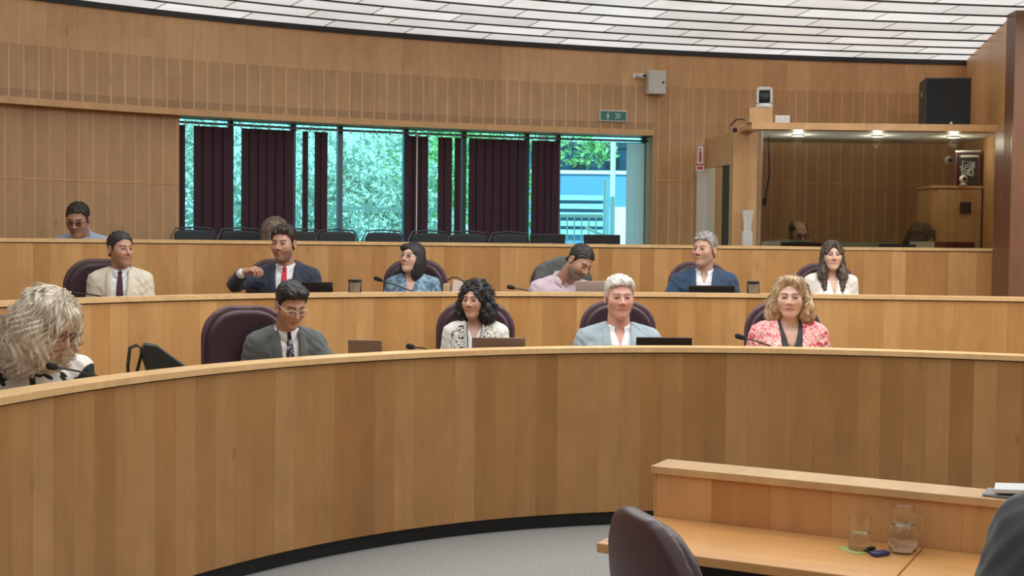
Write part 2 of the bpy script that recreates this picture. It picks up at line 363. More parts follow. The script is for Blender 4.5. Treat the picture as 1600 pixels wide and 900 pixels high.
# ceiling of luminous panels between dark fins, stepping inwards from the wall
def ceil_mat(name, EE):
    m, nt, b = new_mat(name); L = nt.links.new
    uv = N(nt, 'ShaderNodeUVMap'); sp = N(nt, 'ShaderNodeSeparateXYZ'); L(uv.outputs[0], sp.inputs[0]); u, v = sp.outputs[0], sp.outputs[1]
    row = math_n(nt, 'FLOOR', v); sh = math_n(nt, 'MULTIPLY', row, 0.37); cu = math_n(nt, 'ADD', math_n(nt, 'DIVIDE', u, 0.72), sh)
    iu = math_n(nt, 'FLOOR', cu); fu = math_n(nt, 'FRACT', cu); cb = N(nt, 'ShaderNodeCombineXYZ'); L(iu, cb.inputs[0]); L(row, cb.inputs[1])
    wn = N(nt, 'ShaderNodeTexWhiteNoise', noise_dimensions='2D'); L(cb.outputs[0], wn.inputs['Vector'])
    br = N(nt, 'ShaderNodeMapRange'); br.inputs[3].default_value = 0.74; br.inputs[4].default_value = 1.0; L(wn.outputs['Value'], br.inputs[0])
    e = math_n(nt, 'MINIMUM', fu, math_n(nt, 'SUBTRACT', 1.0, fu)); g = math_n(nt, 'GREATER_THAN', e, 0.014); g = math_n(nt, 'ADD', math_n(nt, 'MULTIPLY', g, .65), .35)
    no = N(nt, 'ShaderNodeTexNoise'); no.inputs['Scale'].default_value = 2.2; tc = N(nt, 'ShaderNodeTexCoord'); L(tc.outputs['Object'], no.inputs['Vector'])
    nn = math_n(nt, 'ADD', math_n(nt, 'MULTIPLY', no.outputs['Fac'], .5), .72)
    st = math_n(nt, 'MULTIPLY', math_n(nt, 'MULTIPLY', math_n(nt, 'MULTIPLY', br.outputs[0], g), nn), EE)
    b.inputs['Base Color'].default_value = (.6, .62, .62, 1); b.inputs['Roughness'].default_value = .35
    b.inputs['Emission Color'].default_value = (.965, .99, .98, 1); L(st, b.inputs['Emission Strength'])
    return m
M['ceil'] = ceil_mat('luminous_ceiling_panels', CEIL_E); M['ceil_fill'] = ceil_mat('unseen_ceiling_fill', CEIL_FILL); NS, SP = 16, 0.39
M['ring_fill'] = ceil_mat('unseen_ring_fill', CEIL_RING_FILL)
V, Fc, UV = [], [], []; cx = extend(cw[:iwr + 1], 0.0, 4.2); zx = np.r_[ztop[:iwr + 1], np.full(len(cx) - iwr - 1, zr)]; uu = arclen(cx)
for k in range(NS):
    for dd in (k * SP, (k + 1) * SP):
        q = offs(cx, -dd); V += [(a[0], a[1], z + .05) for a, z in zip(q, zx)]
    b0 = (2 * k) * len(cx); b1 = b0 + len(cx)
    for i in range(len(cx) - 1):
        Fc.append((b0 + i, b0 + i + 1, b1 + i + 1, b1 + i)); UV += [(uu[i], k + .01), (uu[i + 1], k + .01), (uu[i + 1], k + .99), (uu[i], k + .99)]
nf = (len(cx) - 1); o = struct(mk('ceiling', V, Fc, M['ceil'], uv=UV)); o.data.materials.append(M['ring_fill'])
for i_, p_ in enumerate(o.data.polygons): p_.material_index = 1 if i_ // nf >= 8 else 0  # unseen inner strips get the added brighter glow
struct(flat('ceiling_slab', [(-9, YB - .2), (9, YB - .2), (9, 14.5), (-9, 14.5)], 3.75, 3.9, M['paint']))
q0 = offs(cx, -NS * SP); Vn = [(a[0], a[1], z + .05) for a, z in zip(q0, zx)]
loop = [(a[0], a[1]) for a in q0] + [(9, q0[-1][1]), (9, YB - .2), (-9, YB - .2), (-9, q0[0][1])]
struct(flat('ceiling_front', loop, 3.50, 3.52, M['ceil_fill']))  # unseen ceiling, its glow boosted as fill light
for k in range(1, 13):
    struct(sweep('trim_%d' % (10 + k), cx, [(-k * SP - .008, zx + .038), (-k * SP + .008, zx + .038), (-k * SP + .008, zx + .049), (-k * SP - .008, zx + .049)], M['grey'] if False else M['black']))
# ------------------------------------------------------------------ window: glass, mullions, blinds, and what stands outside
M['wglass'] = glass_mat('tinted_window_glass', (.62, .96, .97), 0.0)
M['frame'] = plain('grey_blue_window_frame', (.10, .15, .20), .4)
M['blind'] = plain('dark_burgundy_blind_fabric', (.045, .016, .028), .8, bump=.3, var=.25, bscale=60)
def trans(name, col, t=.5):
    m, nt, b = new_mat(name); nt.nodes.remove(b); o = nt.nodes['Material Output']; d = N(nt, 'ShaderNodeBsdfDiffuse'); tr = N(nt, 'ShaderNodeBsdfTranslucent'); mx = N(nt, 'ShaderNodeMixShader')
    d.inputs[0].default_value = (*col, 1); tr.inputs[0].default_value = (*col, 1); mx.inputs[0].default_value = t
    nt.links.new(d.outputs[0], mx.inputs[1]); nt.links.new(tr.outputs[0], mx.inputs[2]); nt.links.new(mx.outputs[0], o.inputs[0]); return m
M['wblind'] = trans('pale_translucent_blind', (.85, .90, .92), .7)
wi = slice(iw0, iw1 + 1)
win_edges = [287, 372, 466, 546, 645, 735, 835, 880, 1014]
for k, (a, b) in enumerate(zip(win_edges, win_edges[1:])):
    ia, ib = idx(cw, a), idx(cw, b)
    struct(sweep('window_%d' % (k + 1), cw, [(.290, 1.0), (.298, 1.0), (.298, ZL + .25), (.290, ZL + .25)], M['wglass'], i0=ia, i1=ib + 1))
fr = MB()
for a in win_edges:
    i = idx(cw, a); p = offs(cw, .294)[i]; q = offs(cw, .294)[min(i + 1, len(cw) - 1)]; ang = math.atan2(q[1] - p[1], q[0] - p[0])
    fr.box(-.022, .022, -.03, .03, 1.0, ZL + .25, mtx=Matrix.Translation((p[0], p[1], 0)) @ Matrix.Rotation(ang, 4, 'Z'))
struct(fr.build('trim_30', M['frame']))
struct(sweep('wall_back_reveal', cw, [(.02, ZL + .20), (.40, ZL + .20), (.40, ZL + .22), (.02, ZL + .22)], M['paint'], i0=iw0, i1=iw1 + 1))
rail = empty('blind_rail', (*offs(cw, .18)[idx(cw, 600)], ZL), 0, 'long dark curved blind rail with small hooks along the window head', 'curtain rail')
def addp(parent, o): o.parent = parent; o.matrix_parent_inverse = parent_inv(parent); return o
def parent_inv(p): return (Matrix.Translation(p.location) @ p.rotation_euler.to_matrix().to_4x4()).inverted()
addp(rail, sweep('track', cw, [(.165, ZL - .052), (.195, ZL - .052), (.195, ZL - .034), (.165, ZL - .034)], M['blackgl'], i0=iw0, i1=iw1 + 1))
addp(rail, sweep('upper_track', cw, [(.20, ZL - .012), (.22, ZL - .012), (.22, ZL - .004), (.20, ZL - .004)], M['frame'], i0=iw0, i1=iw1 + 1))
o18 = offs(cw, .16)
hk0 = None
for i in range(iw0 + 1, iw1 - 20, 2):
    p = o18[i]
    if hk0 is None: hk0 = MB().ball((0, 0, -.064), .008, 8).box(-.003, .003, -.003, .003, -.06, -.03).build('hook', M['white']); hk = hk0
    else: hk = hk0.copy(); C.objects.link(hk)
    hk.location = (p[0], p[1], ZL); addp(rail, hk)
def blind(x0, x1, mat, label, off=.18, zt=ZL - .066, zb=1.02, grp='dark vertical blinds at the window'):
    ia, ib = idx(cw, x0), idx(cw, x1); q = offs(cw, off); u = arclen(cw)
    def pt(x):
        t = (x - x0) / (x1 - x0); ua = u_at(x0); ub = u_at(x1); s = ua + (ub - ua) * t; return np.array([np.interp(s, u, q[:, 0]), np.interp(s, u, q[:, 1])])
    wd = u_at(x1) - u_at(x0); n = max(2, int(round(wd / .075))); mb = MB()
    for k in range(n):
        a = pt(x0 + (x1 - x0) * k / n); b = pt(x0 + (x1 - x0) * (k + 1) / n); d = (b - a) / np.hypot(*(b - a)); nn = np.array([-d[1], d[0]])
        c = (a + b) / 2; hw = np.hypot(*(b - a)) / 2 * 1.08; ang = math.atan2(d[1], d[0]) + (.16 if k % 2 else .24)
        mb.box(-hw, hw, -.0012, .0012, zb, zt, mtx=Matrix.Translation((c[0], c[1], 0)) @ Matrix.Rotation(ang, 4, 'Z'))
        mb.box(-hw * .9, hw * .9, -.004, .004, zb - .012, zb + .012, mtx=Matrix.Translation((c[0], c[1], 0)) @ Matrix.Rotation(ang, 4, 'Z'))
    o = mb.build('vertical_blind', mat); return tag(o, label, 'window blind', grp)
_Xs = 800 + F * cw[:, 0] / (cw[:, 1] * math.cos(PITCH)); _us = arclen(cw)
def u_at(x): return float(np.interp(x, _Xs, _us))
BL = [(287, 298, 'narrow dark blind strip at the left edge of the window'), (311, 373, 'dark blind between the first and second bright gaps from the left'),
      (385, 466, 'wide dark blind behind the long fair hair at the rear'), (480, 489, 'thin dark blind strip between two narrow bright gaps left of the tree view'), (499, 519, 'narrow dark blind just left of the open tree view'),
      (642, 676, 'dark blind just right of the open tree view'), (691, 713, 'narrow dark blind between a leafy gap and a hairline gap'), (717, 727, 'thinnest dark blind strip near the middle of the window'),
      (739, 829, 'widest dark blind right of the window middle'), (837, 880, 'dark blind just left of the view of the blue building')]
for a, b, l in BL: blind(a, b, M['blind'], l)
blind(985, 1013, M['wblind'], 'pale translucent blind drawn at the right end of the window', grp='pale blinds')
wand = MB(); p = PY(651, 300, cw[idx(cw, 651)][1] + .12); wand.tube([(p.x, p.y, ZL - .05), (p.x, p.y, 1.3)], .006, 8); tag(wand.build('blind_wand', M['white']), 'thin white control rod hanging in front of the dark blind beside the tree view', 'blind rod')
# outside: ground, building, trees, railing, posts
GZ = -.6
struct(flat('ground_outside', [(-30, 14.1), (30, 14.1), (30, 60), (-30, 60)], GZ - .2, GZ, plain('pale_paving', (.62, .60, .55), .8, var=.1, bscale=1)))
def leafmat(name, col):
    m, nt, b = new_mat(name); nt.nodes.remove(b); L = nt.links.new; o = nt.nodes['Material Output']
    tc = N(nt, 'ShaderNodeTexCoord'); no = N(nt, 'ShaderNodeTexNoise'); no.inputs['Scale'].default_value = 9; L(tc.outputs['Object'], no.inputs[0])
    r = N(nt, 'ShaderNodeValToRGB'); L(no.outputs['Fac'], r.inputs[0]); r.color_ramp.elements[0].color = tuple(c * .5 for c in col) + (1,); r.color_ramp.elements[0].position = .35; r.color_ramp.elements[1].color = (*col, 1); r.color_ramp.elements[1].position = .65
    d = N(nt, 'ShaderNodeBsdfDiffuse'); t = N(nt, 'ShaderNodeBsdfTranslucent'); mx = N(nt, 'ShaderNodeMixShader'); mx.inputs[0].default_value = .35
    L(r.outputs[0], d.inputs[0]); L(r.outputs[0], t.inputs[0]); L(d.outputs[0], mx.inputs[1]); L(t.outputs[0], mx.inputs[2]); L(mx.outputs[0], o.inputs[0]); return m
M['leafw'] = leafmat('silvery_pale_leaves', (.72, .80, .70)); M['leafg'] = leafmat('fresh_green_leaves', (.42, .66, .30)); M['bark'] = plain('bark', (.20, .15, .11), .9, bump=.8, bscale=20)
def tree(x, y, blobs, mat, label, n=9000, ls=.05, seed=1, trunk=True):
    rng = np.random.default_rng(seed); t = empty('tree', (x, y, GZ), 0, label, 'tree', 'trees outside the window'); V = []
    wts = np.array([b[3] ** 2 for b in blobs]); wts /= wts.sum(); pick = rng.choice(len(blobs), n, p=wts); B = np.array(blobs)[pick]
    d = rng.normal(size=(n, 3)); d /= np.linalg.norm(d, axis=1)[:, None]; r = B[:, 3] * rng.uniform(.55, 1.0, n) ** .5 * (1 + .18 * np.sin(d[:, 0] * 9) * np.sin(d[:, 2] * 11))
    Cn = B[:, :3] + d * r[:, None]; a = rng.normal(size=(n, 3)); a /= np.linalg.norm(a, axis=1)[:, None]; b = np.cross(a, rng.normal(size=(n, 3))); b /= np.linalg.norm(b, axis=1)[:, None]
    L_ = ls * rng.uniform(.7, 1.3, n)[:, None]; V = np.stack([Cn - a * L_, Cn + b * L_ * .45, Cn + a * L_, Cn - b * L_ * .45], 1).reshape(-1, 3)
    me = bpy.data.meshes.new('foliage'); me.vertices.add(4 * n); me.vertices.foreach_set('co', V.ravel()); me.loops.add(4 * n); me.loops.foreach_set('vertex_index', np.arange(4 * n)); me.polygons.add(n); me.polygons.foreach_set('loop_start', np.arange(n) * 4); me.update(); me.validate()
    me.materials.append(mat); o = bpy.data.objects.new('foliage', me); C.objects.link(o); o.parent = t
    if trunk:
        zc = min(b[2] for b in blobs); MB().tube([(0, 0, 0), (.04, .02, zc * .6), (-.03, .03, zc + .4)], [.14, .11, .07], 9).build('trunk', M['bark'], t, True)
    return t
tr0 = tree(-2.25, 20.0, [(.0, 0, 2.0, 1.3), (.6, .1, 1.2, 1.0), (-.6, .2, 1.4, 1.0), (.3, 0, 3.1, .8), (.1, -.2, .6, 1.1), (.9, 0, 2.2, .6), (-1.0, .1, 2.4, .75), (-.9, 0, 3.3, .7), (-1.1, 0, 1.2, .8)], M['leafw'], 'pale silvery bush-like tree filling the open gap in the blinds', 24000, .055, 2)
tree(-1.3, 25.0, [(.0, 0, 4.6, 1.2), (.5, .1, 3.5, .9), (-.4, .2, 3.6, .9), (-.9, 0, 5.2, .9), (.2, -.2, 2.4, .8)], M['leafg'], 'bright green tree behind the pale silvery tree', 9000, .06, 3)
tree(-4.75, 17.4, [(.0, 0, 2.2, 1.5), (-.5, .1, 3.6, 1.1), (.8, .2, 3.0, 1.1), (.4, 0, 1.2, 1.0), (1.2, 0, 1.6, 1.0)], M['leafw'], 'pale leafy tree seen through the narrow gaps at the left of the window', 14000, .055, 4)
tree(-.45, 21.5, [(.0, 0, 2.6, 1.0), (.3, .1, 3.8, .9), (-.4, .2, 3.2, .8), (.0, 0, 1.4, .8)], M['leafg'], 'green tree seen through the narrow gaps right of the open tree view', 8000, .055, 5)
tree(.45, 18.6, [(.45, 0, 3.5, .3), (.72, .1, 3.4, .2), (.9, .2, 3.45, .16)], M['leafg'], 'small tree with leafy branch hanging over the blue building view', 420, .05, 6)
bd = empty('building', (5.0, 30.0, GZ), 0, 'low blue building with dark windows seen through the right end of the window', 'building')
M['bblue'] = plain('blue_grey_render', (.10, .22, .40), .7); M['bdark'] = plain('dark_building_glass', (.02, .035, .05), .2); M['bslat'] = plain('pale_teal_slats', (.30, .48, .50), .6); M['bwht'] = plain('white_render', (.8, .82, .8), .6)
MB().box(-4.6, 6, 0, 6, 0, 3.78).build('wall', M['bblue'], bd); MB().box(-4.6, 6, .3, 6, 3.78, 4.3).build('upper_wall', M['bblue'], bd); MB().box(-4.9, 6, -.6, 6, 4.3, 4.42).build('roof', M['bdark'], bd)
for k in range(8): MB().box(-4.4 + k * .8, -4.1 + k * .8, .26, .3, 3.86, 4.1).build('window', M['bdark'], bd)
MB().box(-4.6, 6, -.06, .02, 3.72, 3.80).build('parapet', M['bwht'], bd)
for k in range(5): MB().box(-4.5, -2.9, -.16, -.02, 2.3 + k * .2, 2.42 + k * .2).build('slat', M['bslat'], bd)
MB().box(-2.75, 1, -.3, -.02, 0, 2.95).build('white_panel', M['bwht'], bd)
M['rail'] = plain('white_painted_metal', (.72, .75, .74), .4)
def railing(x0, x1, y, z1, label, sp=.13):
    t = empty('railing', ((x0 + x1) / 2, y, GZ), 0, label, 'railing', 'white railings outside'); L_ = (x1 - x0) / 2
    MB().box(-L_, L_, -.02, .02, z1 - GZ - .04, z1 - GZ).build('rail', M['rail'], t); MB().box(-L_, L_, -.015, .015, .1, .14).build('rail', M['rail'], t); q = MB(); n = int((x1 - x0) / sp)
    for k in range(n + 1): q.box(-L_ + k * sp - .009, -L_ + k * sp + .009, -.009, .009, 0, z1 - GZ - .03)
    q.build('baluster', M['rail'], t)
railing(-6.5, -.6, 16.2, 1.93, 'white metal railing in front of the pale trees'); railing(.5, 1.12, 16.0, 1.86, 'white metal railing below the view of the blue building', .09)
for x, y, r, l in ((1.29, 16.6, .035, 'tall white lamp post outside the right window pane'), (1.17, 16.3, .02, 'shorter white post left of the tall white lamp post')):
    t = empty('lamp_post', (x, y, GZ), 0, l, 'post'); hh = 4.3 if r > .03 else 2.9
    MB().tube([(0, 0, 0), (0, 0, hh)], r, 10).build('pole', M['rail'], t, True); MB().tube([(0, 0, hh - .7), (-.2, 0, hh - .62)], .02, 8).ball((-.22, 0, hh - .6), .03).build('lamp_head', M['rail'], t, True)

# ------------------------------------------------------------------ glazed booth at the right
YBo = 10.47
xb0 = PY(1190, 300, YBo).x; xb1 = PY(1564, 300, YBo).x; ztb = 2.44
M['bglass'] = glass_mat('booth_glass', (.72, .72, .66), 0.025)
bt = empty('control_booth', ((xb0 + xb1) / 2, YBo, FL3), 0, 'glazed wooden control booth in the right corner with a wooden fascia', 'booth')
xs0 = PY(1163, 300, YBo + .5).x
def bx(name, mat, *a, **k):
    o = MB().box(*a, **k).build(name, M[mat] if isinstance(mat, str) else mat, None, uvbox=True); addp(bt, o); return o
Yr = float(np.interp(2.9, cw[:, 0], cw[:, 1]))
bx('glass_front', 'bglass', xb0, xb1, YBo, YBo + .01, Z3, ztb)
gs = wallq('glass_side', (xb0, YBo + .01), (xs0, YBo + .55), Z3, ztb, M['bglass'], th=-.01); addp(bt, gs)
bx('fascia', 'trim', xb0 - .10, PY(1583, 200, YBo - .06).x, YBo - .06, YBo + .10, ztb, ztb + .055)
bx('roof_slab', 'trim', xb0 - .10, xb1 + .1, YBo + .10, 11.75, ztb + .02, ztb + .055)
bx('soffit', 'paint', xb0, xb1 + .05, YBo + .10, 11.70, ztb - .0, ztb + .019)
bx('right_jamb', 'trim', xb1, PY(1577, 300, YBo).x, YBo - .04, YBo + .08, Z3 + .001, ztb)
bx('corner_seal', 'chrome', xb0 - .006, xb0 + .004, YBo - .004, YBo + .012, Z3, ztb)
bx('rear_post', 'trim', xs0 - .10, xs0, YBo + .50, YBo + .62, FL3, ztb + .02)
bx('counter', 'bench_edge', xb0 + .02, xb1, YBo + .02, YBo + .55, Z3 - .05, Z3 - .02)
# downlights
M['lampon'] = emis('lit_downlight', (1, .96, .88), 14.0)
for x, Y in ((1247, 10.9), (1371, 10.9), (1490, 10.9)):
    p = PY(x, 214, Y); bl = bpy.data.lights.new('downlight', 'POINT'); bl.energy = 3.6; bl.shadow_soft_size = .04; bl.color = (1, .93, .82); blo = bpy.data.objects.new('downlight', bl); C.objects.link(blo); blo.location = (p.x, p.y, ztb - .06)
    t = empty('ceiling_light', (p.x, p.y, ztb), 0, {1247: 'left round downlight glowing in the booth ceiling', 1371: 'middle round downlight glowing in the booth ceiling', 1490: 'right round downlight glowing in the booth ceiling'}[x], 'ceiling light', 'booth downlights')
    MB().lathe([(.055, -.001), (.055, -.012), (.042, -.012), (.042, -.001)], n=24).build('ring', M['white'], t); MB().lathe([(.041, -.003), (.041, -.010)], n=24).build('lamp', M['lampon'], t)
# entry beside the booth: angled white door, wooden jambs, header
pA = PY(1087, 300, float(cw[idx(cw, 1087)][1]) - .02); 
def seg(name, xa, Ya, xb, Yb, z0, z1, mat, th=.05, st=True):
    a = PY(xa, 380, Ya); b = PY(xb, 380, Yb); o = wallq(name, (a.x, a.y), (b.x, b.y), z0, z1, mat, th=th); return struct(o) if st else o
Ya = pA.y
seg('wall_lobby', 1087, Ya, 1103, Ya - .25, FL3, 2.20, plain('daylit_white_paint', (.88, .90, .88), .5))  # white paint lightened in place of the daylight on this wall
seg('wall_lobby_header', 1098, Ya - .16, 1146, Ya - 1.0, 2.20, 2.475, M['trim'])
dr = seg('door_1', 1103, Ya - .25, 1117, Ya - .48, FL3, 2.20, plain('cream_door', (.80, .74, .60), .45)); 
seg('trim_31', 1116, Ya - .47, 1127, Ya - .66, FL3, 2.20, M['trim'], th=.06)
seg('trim_32', 1127, Ya - .66, 1140, Ya - .88, FL3, 2.20, M['black'], th=.03)  # black sheet painting the dark of the opening between the jambs
seg('trim_33', 1138, Ya - .86, 1146, Ya - 1.0, FL3, 2.475, M['trim'], th=.06)
seg('trim_34', 1142, Ya - 1.02, 1147, Ya - 1.07, FL3, 2.50, M['black'], th=.05)
seg('trim_35', 1147, Ya - 1.06, 1165, Ya - 1.12, FL3, 2.53, M['trim'], th=.12)
# pedestal and camera on the booth corner
pp = PY(1190, 186, YBo + .02)
pd = empty('camera_pedestal', (pp.x, pp.y, ztb + .05), 0, 'angled wooden pedestal under the white dome camera on the booth corner', 'pedestal')
o = MB().box(-.11, .075, -.06, .12, 0.006, .125).build('box', M['trim'], pd, uvbox=True)
cm = empty('ptz_camera', (pp.x + .022, pp.y + .02, ztb + .181), math.radians(-8), 'grey and white dome video camera on the pedestal above the booth', 'camera')
MB().lathe([(.068, 0), (.072, .012), (.066, .03), (.05, .036)], n=28).build('base', M['white'], cm, True)
MB().box(-.066, -.042, -.045, .045, .03, .16, .012).box(.042, .066, -.045, .045, .03, .16, .012).box(-.06, .06, -.04, .045, .135, .170, .014).box(-.06, .06, .015, .05, .03, .15, .01).build('yoke', M['silver'], cm)
MB().ball((0, -.005, .088), .052, 20).box(-.036, .036, -.05, .0, .055, .122, .01).build('lens_head', M['blackgl'], cm, True)
MB().tube([(0, -.048, .088), (0, -.062, .088)], .020, 18).build('lens', M['black'], cm, True)
pl = PY(1224, 183.5, YBo - .06); sk = empty('wall_socket', (pl.x, YBo - .03, ztb + .056), 0, 'small white socket box standing on the booth fascia', 'socket')
MB().box(-.06, .06, 0, .03, 0, .06, .006).build('case', M['white'], sk); MB().box(-.045, -.01, -.004, .0, .018, .042).box(.01, .045, -.004, .0, .018, .042).build('outlet', M['offw'], sk)
cb = MB().tube([PY(1142, 192, YBo + .55) + Vector((0, 0, -.02)), PY(1150, 187, YBo + .5), PY(1160, 186, YBo + .3), PY(1168, 190, YBo + .12)], .006, 8).build('cable', M['black'], None, True); tag(cb, 'thin black cable looping from the lobby wall to the camera pedestal', 'cable')
# loudspeaker
ps = PY(1487, 190, YBo + .15); sp_ = empty('loudspeaker', (ps.x - .005, ps.y + .12, ztb + .055), math.radians(-9), 'large black loudspeaker standing on the booth roof in the corner', 'loudspeaker')
MB().box(-.20, .165, -.16, .17, 0, .40, .008).build('cabinet', M['black'], sp_); MB().box(-.20 + .014, .165 - .014, -.172, -.160, .012, .388, .004).build('grille', plain('black_grille_cloth', (.016, .018, .02), .8, bump=.8, bscale=900), sp_)
MB().box(.0, .02, -.1735, -.172, .018, .035, .001).build('badge', M['silver'], sp_); MB().box(-.2035, -.20, -.03, .03, .26, .30, .001).build('handle', M['grey'], sp_)
# exit sign, wall box, bullet camera, fire sign
def on_wall(x, y, d=0.0):
    i = idx(cw, x); p = PY(x, y, cw[i][1]); t = cw[min(i + 2, len(cw) - 1)] - cw[i - 2]; ang = math.atan2(t[1], t[0]); n = np.array([-math.sin(ang), math.cos(ang)])
    return (p.x - n[0] * d, p.y - n[1] * d, p.z), ang
M['green'] = plain('dark_green_sign', (.02, .16, .13), .35); M['pic'] = plain('pale_pictogram', (.55, .72, .66), .4)
loc, an = on_wall(957, 181.5); es = empty('exit_sign', loc, an, 'small green emergency exit sign in a pale frame above the right end of the window', 'exit sign')
MB().box(-.135, .135, -.03, 0, -.053, .053, .004).build('frame', M['offw'], es); MB().box(-.122, .122, -.034, -.030, -.041, .041).build('panel', M['green'], es)
q = MB().ball((-.055, -.036, .022), .007, 10); q.box(-.061, -.049, -.037, -.034, -.012, .014)
for a in (-.35, .35): q.box(-.004, .004, -.037, -.034, -.024, .002, mtx=Matrix.Translation((-.055, 0, -.008)) @ Matrix.Rotation(a, 4, 'Y'))
for a in (-.9, .9): q.box(-.003, .003, -.037, -.034, -.020, .0, mtx=Matrix.Translation((-.055, 0, .010)) @ Matrix.Rotation(a, 4, 'Y'))
q.build('running_figure', M['pic'], es); q = MB()
for dx in (0.02, .045):
    q.box(-.004, .004, -.037, -.034, 0, .034, mtx=Matrix.Translation((dx + .02, 0, 0)) @ Matrix.Rotation(-.75, 4, 'Y')); q.box(-.004, .004, -.037, -.034, -.034, 0, mtx=Matrix.Translation((dx + .02, 0, 0)) @ Matrix.Rotation(.75, 4, 'Y'))
q.build('arrow', M['pic'], es)
loc, an = on_wall(1022, 130.5); wb = empty('wall_cabinet', loc, an, 'small off-white metal cabinet on the upper wall right of the exit sign', 'cabinet')
MB().box(-.085, .085, -.10, 0, -.108, .108, .004).build('case', M['offw'], wb); MB().box(-.081, .081, -.106, -.100, -.104, .104, .003).build('door', M['offw'], wb); MB().tube([(.055, -.106, .0), (.055, -.112, .0)], .010, 14).build('lock', M['black'], wb); MB().box(-.06, -.05, -.108, -.106, -.088, -.078).build('tab', M['grey'], wb)
loc, an = on_wall(997, 119); bc = empty('bullet_camera', loc, an, 'tiny white security camera left of the off-white wall cabinet', 'camera')
MB().box(-.055, -.028, -.03, 0, -.022, .022, .003).build('bracket', M['white'], bc); MB().tube([(-.03, -.02, 0), (.0, -.05, 0)], .007, 8).tube([(.0, -.02, .0), (.035, -.085, -.005)], .024, 16).build('body', M['white'], bc, True); MB().tube([(.0345, -.084, -.005), (.037, -.089, -.005)], .016, 16).build('lens', M['blackgl'], bc)
M['red'] = plain('red_sign', (.55, .04, .04), .4)
pf = PY(1094, 220, Ya - .26); fs = empty('fire_sign', (pf.x, pf.y - .03, 2.30), math.radians(-20), 'red and white fire extinguisher sign projecting beside the white lobby wall', 'sign')
MB().box(-.036, .036, -.004, .004, -.125, .115, .001).build('plate', M['white'], fs); MB().box(-.034, -.028, -.006, -.004, -.06, .113).box(.028, .034, -.006, -.004, -.06, .113).box(-.034, .034, -.006, -.004, .104, .113).box(-.034, .034, -.006, -.004, -.075, -.06).build('red_border', M['red'], fs)
MB().box(-.012, .012, -.007, -.004, -.045, .045, .003).box(-.005, .005, -.007, -.004, .045, .08).box(-.018, .006, -.007, -.004, .072, .08).build('extinguisher_symbol', M['red'], fs); MB().box(-.026, .026, -.006, -.004, -.112, -.085).build('text_strip', M['red'], fs)
# inside the booth
Yc = YBo + .62; xa, xc = PY(1457, 300, Yc).x, PY(1534, 300, Yc).x; zc_ = PY(1500, 294, Yc).z
kb = empty('booth_cupboard', ((xa + xc) / 2, Yc + .2, FL3), 0, 'tall pale wooden cupboard inside the booth at the right', 'cupboard'); W2 = (xc - xa) / 2
MB().box(-W2, W2, -.2, .2, 0, zc_ - FL3).build('body', M['trim'], kb, uvbox=True); MB().box(-W2 + .05, W2 - .01, -.212, -.2, .6, zc_ - FL3 - .01).build('door', wood('cupboard_door', .16, ((.50, .30, .13), (.58, .37, .17))), kb, uvbox=True)
MB().box(-W2 - .02, W2 + .01, -.22, .2, zc_ - FL3, zc_ - FL3 + .02).build('top', M['trim'], kb, uvbox=True); MB().box(.02, .115, -.222, -.212, zc_ - FL3 - .22, zc_ - FL3 - .12, .012).build('vent', M['black'], kb)
M['dkred'] = plain('dark_red_case', (.12, .012, .02), .4)
pe = PY(1511, 291, Yc + .12); eq = empty('equipment_rack', (pe.x, pe.y, zc_ + .021), math.radians(-19), 'open dark red equipment case with loose cables on the booth cupboard', 'equipment case')
MB().box(-.10, -.082, -.08, .12, 0, .30, .003).box(.082, .10, -.08, .12, 0, .30, .003).box(-.082, .082, .10, .12, 0, .30).build('case', M['dkred'], eq); MB().box(-.104, .104, -.085, -.07, .29, .312, .004).box(-.06, .09, -.088, -.07, .245, .27, .003).build('silver_edge', M['silver'], eq)
MB().box(-.08, .08, -.05, .09, .01, .28).build('unit', M['blackgl'], eq); q = MB(); rr = random.Random(4)
for k in range(5): q.tube([(-.07 + rr.random() * .14, -.06, .08 + rr.random() * .15) for _ in range(5)], .006, 6)
q.build('cable', M['silver'], eq, True)
pw = PY(1505, 284, Yc - .06)
def webcam(loc, label, g):
    t = empty('webcam', loc, 0, label, 'camera', g); MB().lathe([(.03, 0), (.034, .01), (.02, .018), (.014, .03)], n=20).build('stand', M['white'], t, True); MB().ball((0, 0, .055), .034, 18).build('head', M['white'], t, True); MB().tube([(0, -.028, .055), (0, -.037, .055)], .017, 16).build('lens', M['blackgl'], t, True)
webcam((pw.x, pw.y, zc_ + .021), 'white round webcam in front of the equipment case on the cupboard', 'booth webcams')
Ybb = float(np.interp(3.9, cw[:, 0], cw[:, 1])); pw2 = PY(1487, 250, Ybb - .25)
t = empty('wall_camera', (pw2.x, Ybb - .02, pw2.z), 0, 'white round camera on the dark rear wall of the booth', 'camera'); MB().tube([(0, 0, 0), (0, -.12, 0)], .012, 8).build('arm', M['grey'], t); MB().ball((0, -.15, 0), .045, 16).build('head', M['white'], t, True); MB().tube([(0, -.19, 0), (0, -.2, 0)], .022, 16).build('lens', M['blackgl'], t)
M['paper'] = plain('white_paper', (.75, .76, .76), .7); M['dkblue'] = plain('dark_blue_cover', (.02, .04, .10), .5); M['tealg'] = plain('teal_grey_cover', (.30, .38, .36), .6)
def desk_item(name, x, Y, z, w_, d_, h_, mat, label, cat, rz=0, bev=.003, mats=None):
    p = PY(x, 380, Y); o = MB().box(-w_ / 2, w_ / 2, -d_ / 2, d_ / 2, 0, h_, bev).build(name, M[mat]); o.location = (p.x, Y, z); o.rotation_euler = (0, 0, rz); return tag(o, label, cat)
zk = Z3 - .019
desk_item('paper_stack', 1209, YBo + .2, zk, .24, .2, .055, 'paper', 'white stack of papers at the left end of the booth counter', 'papers')
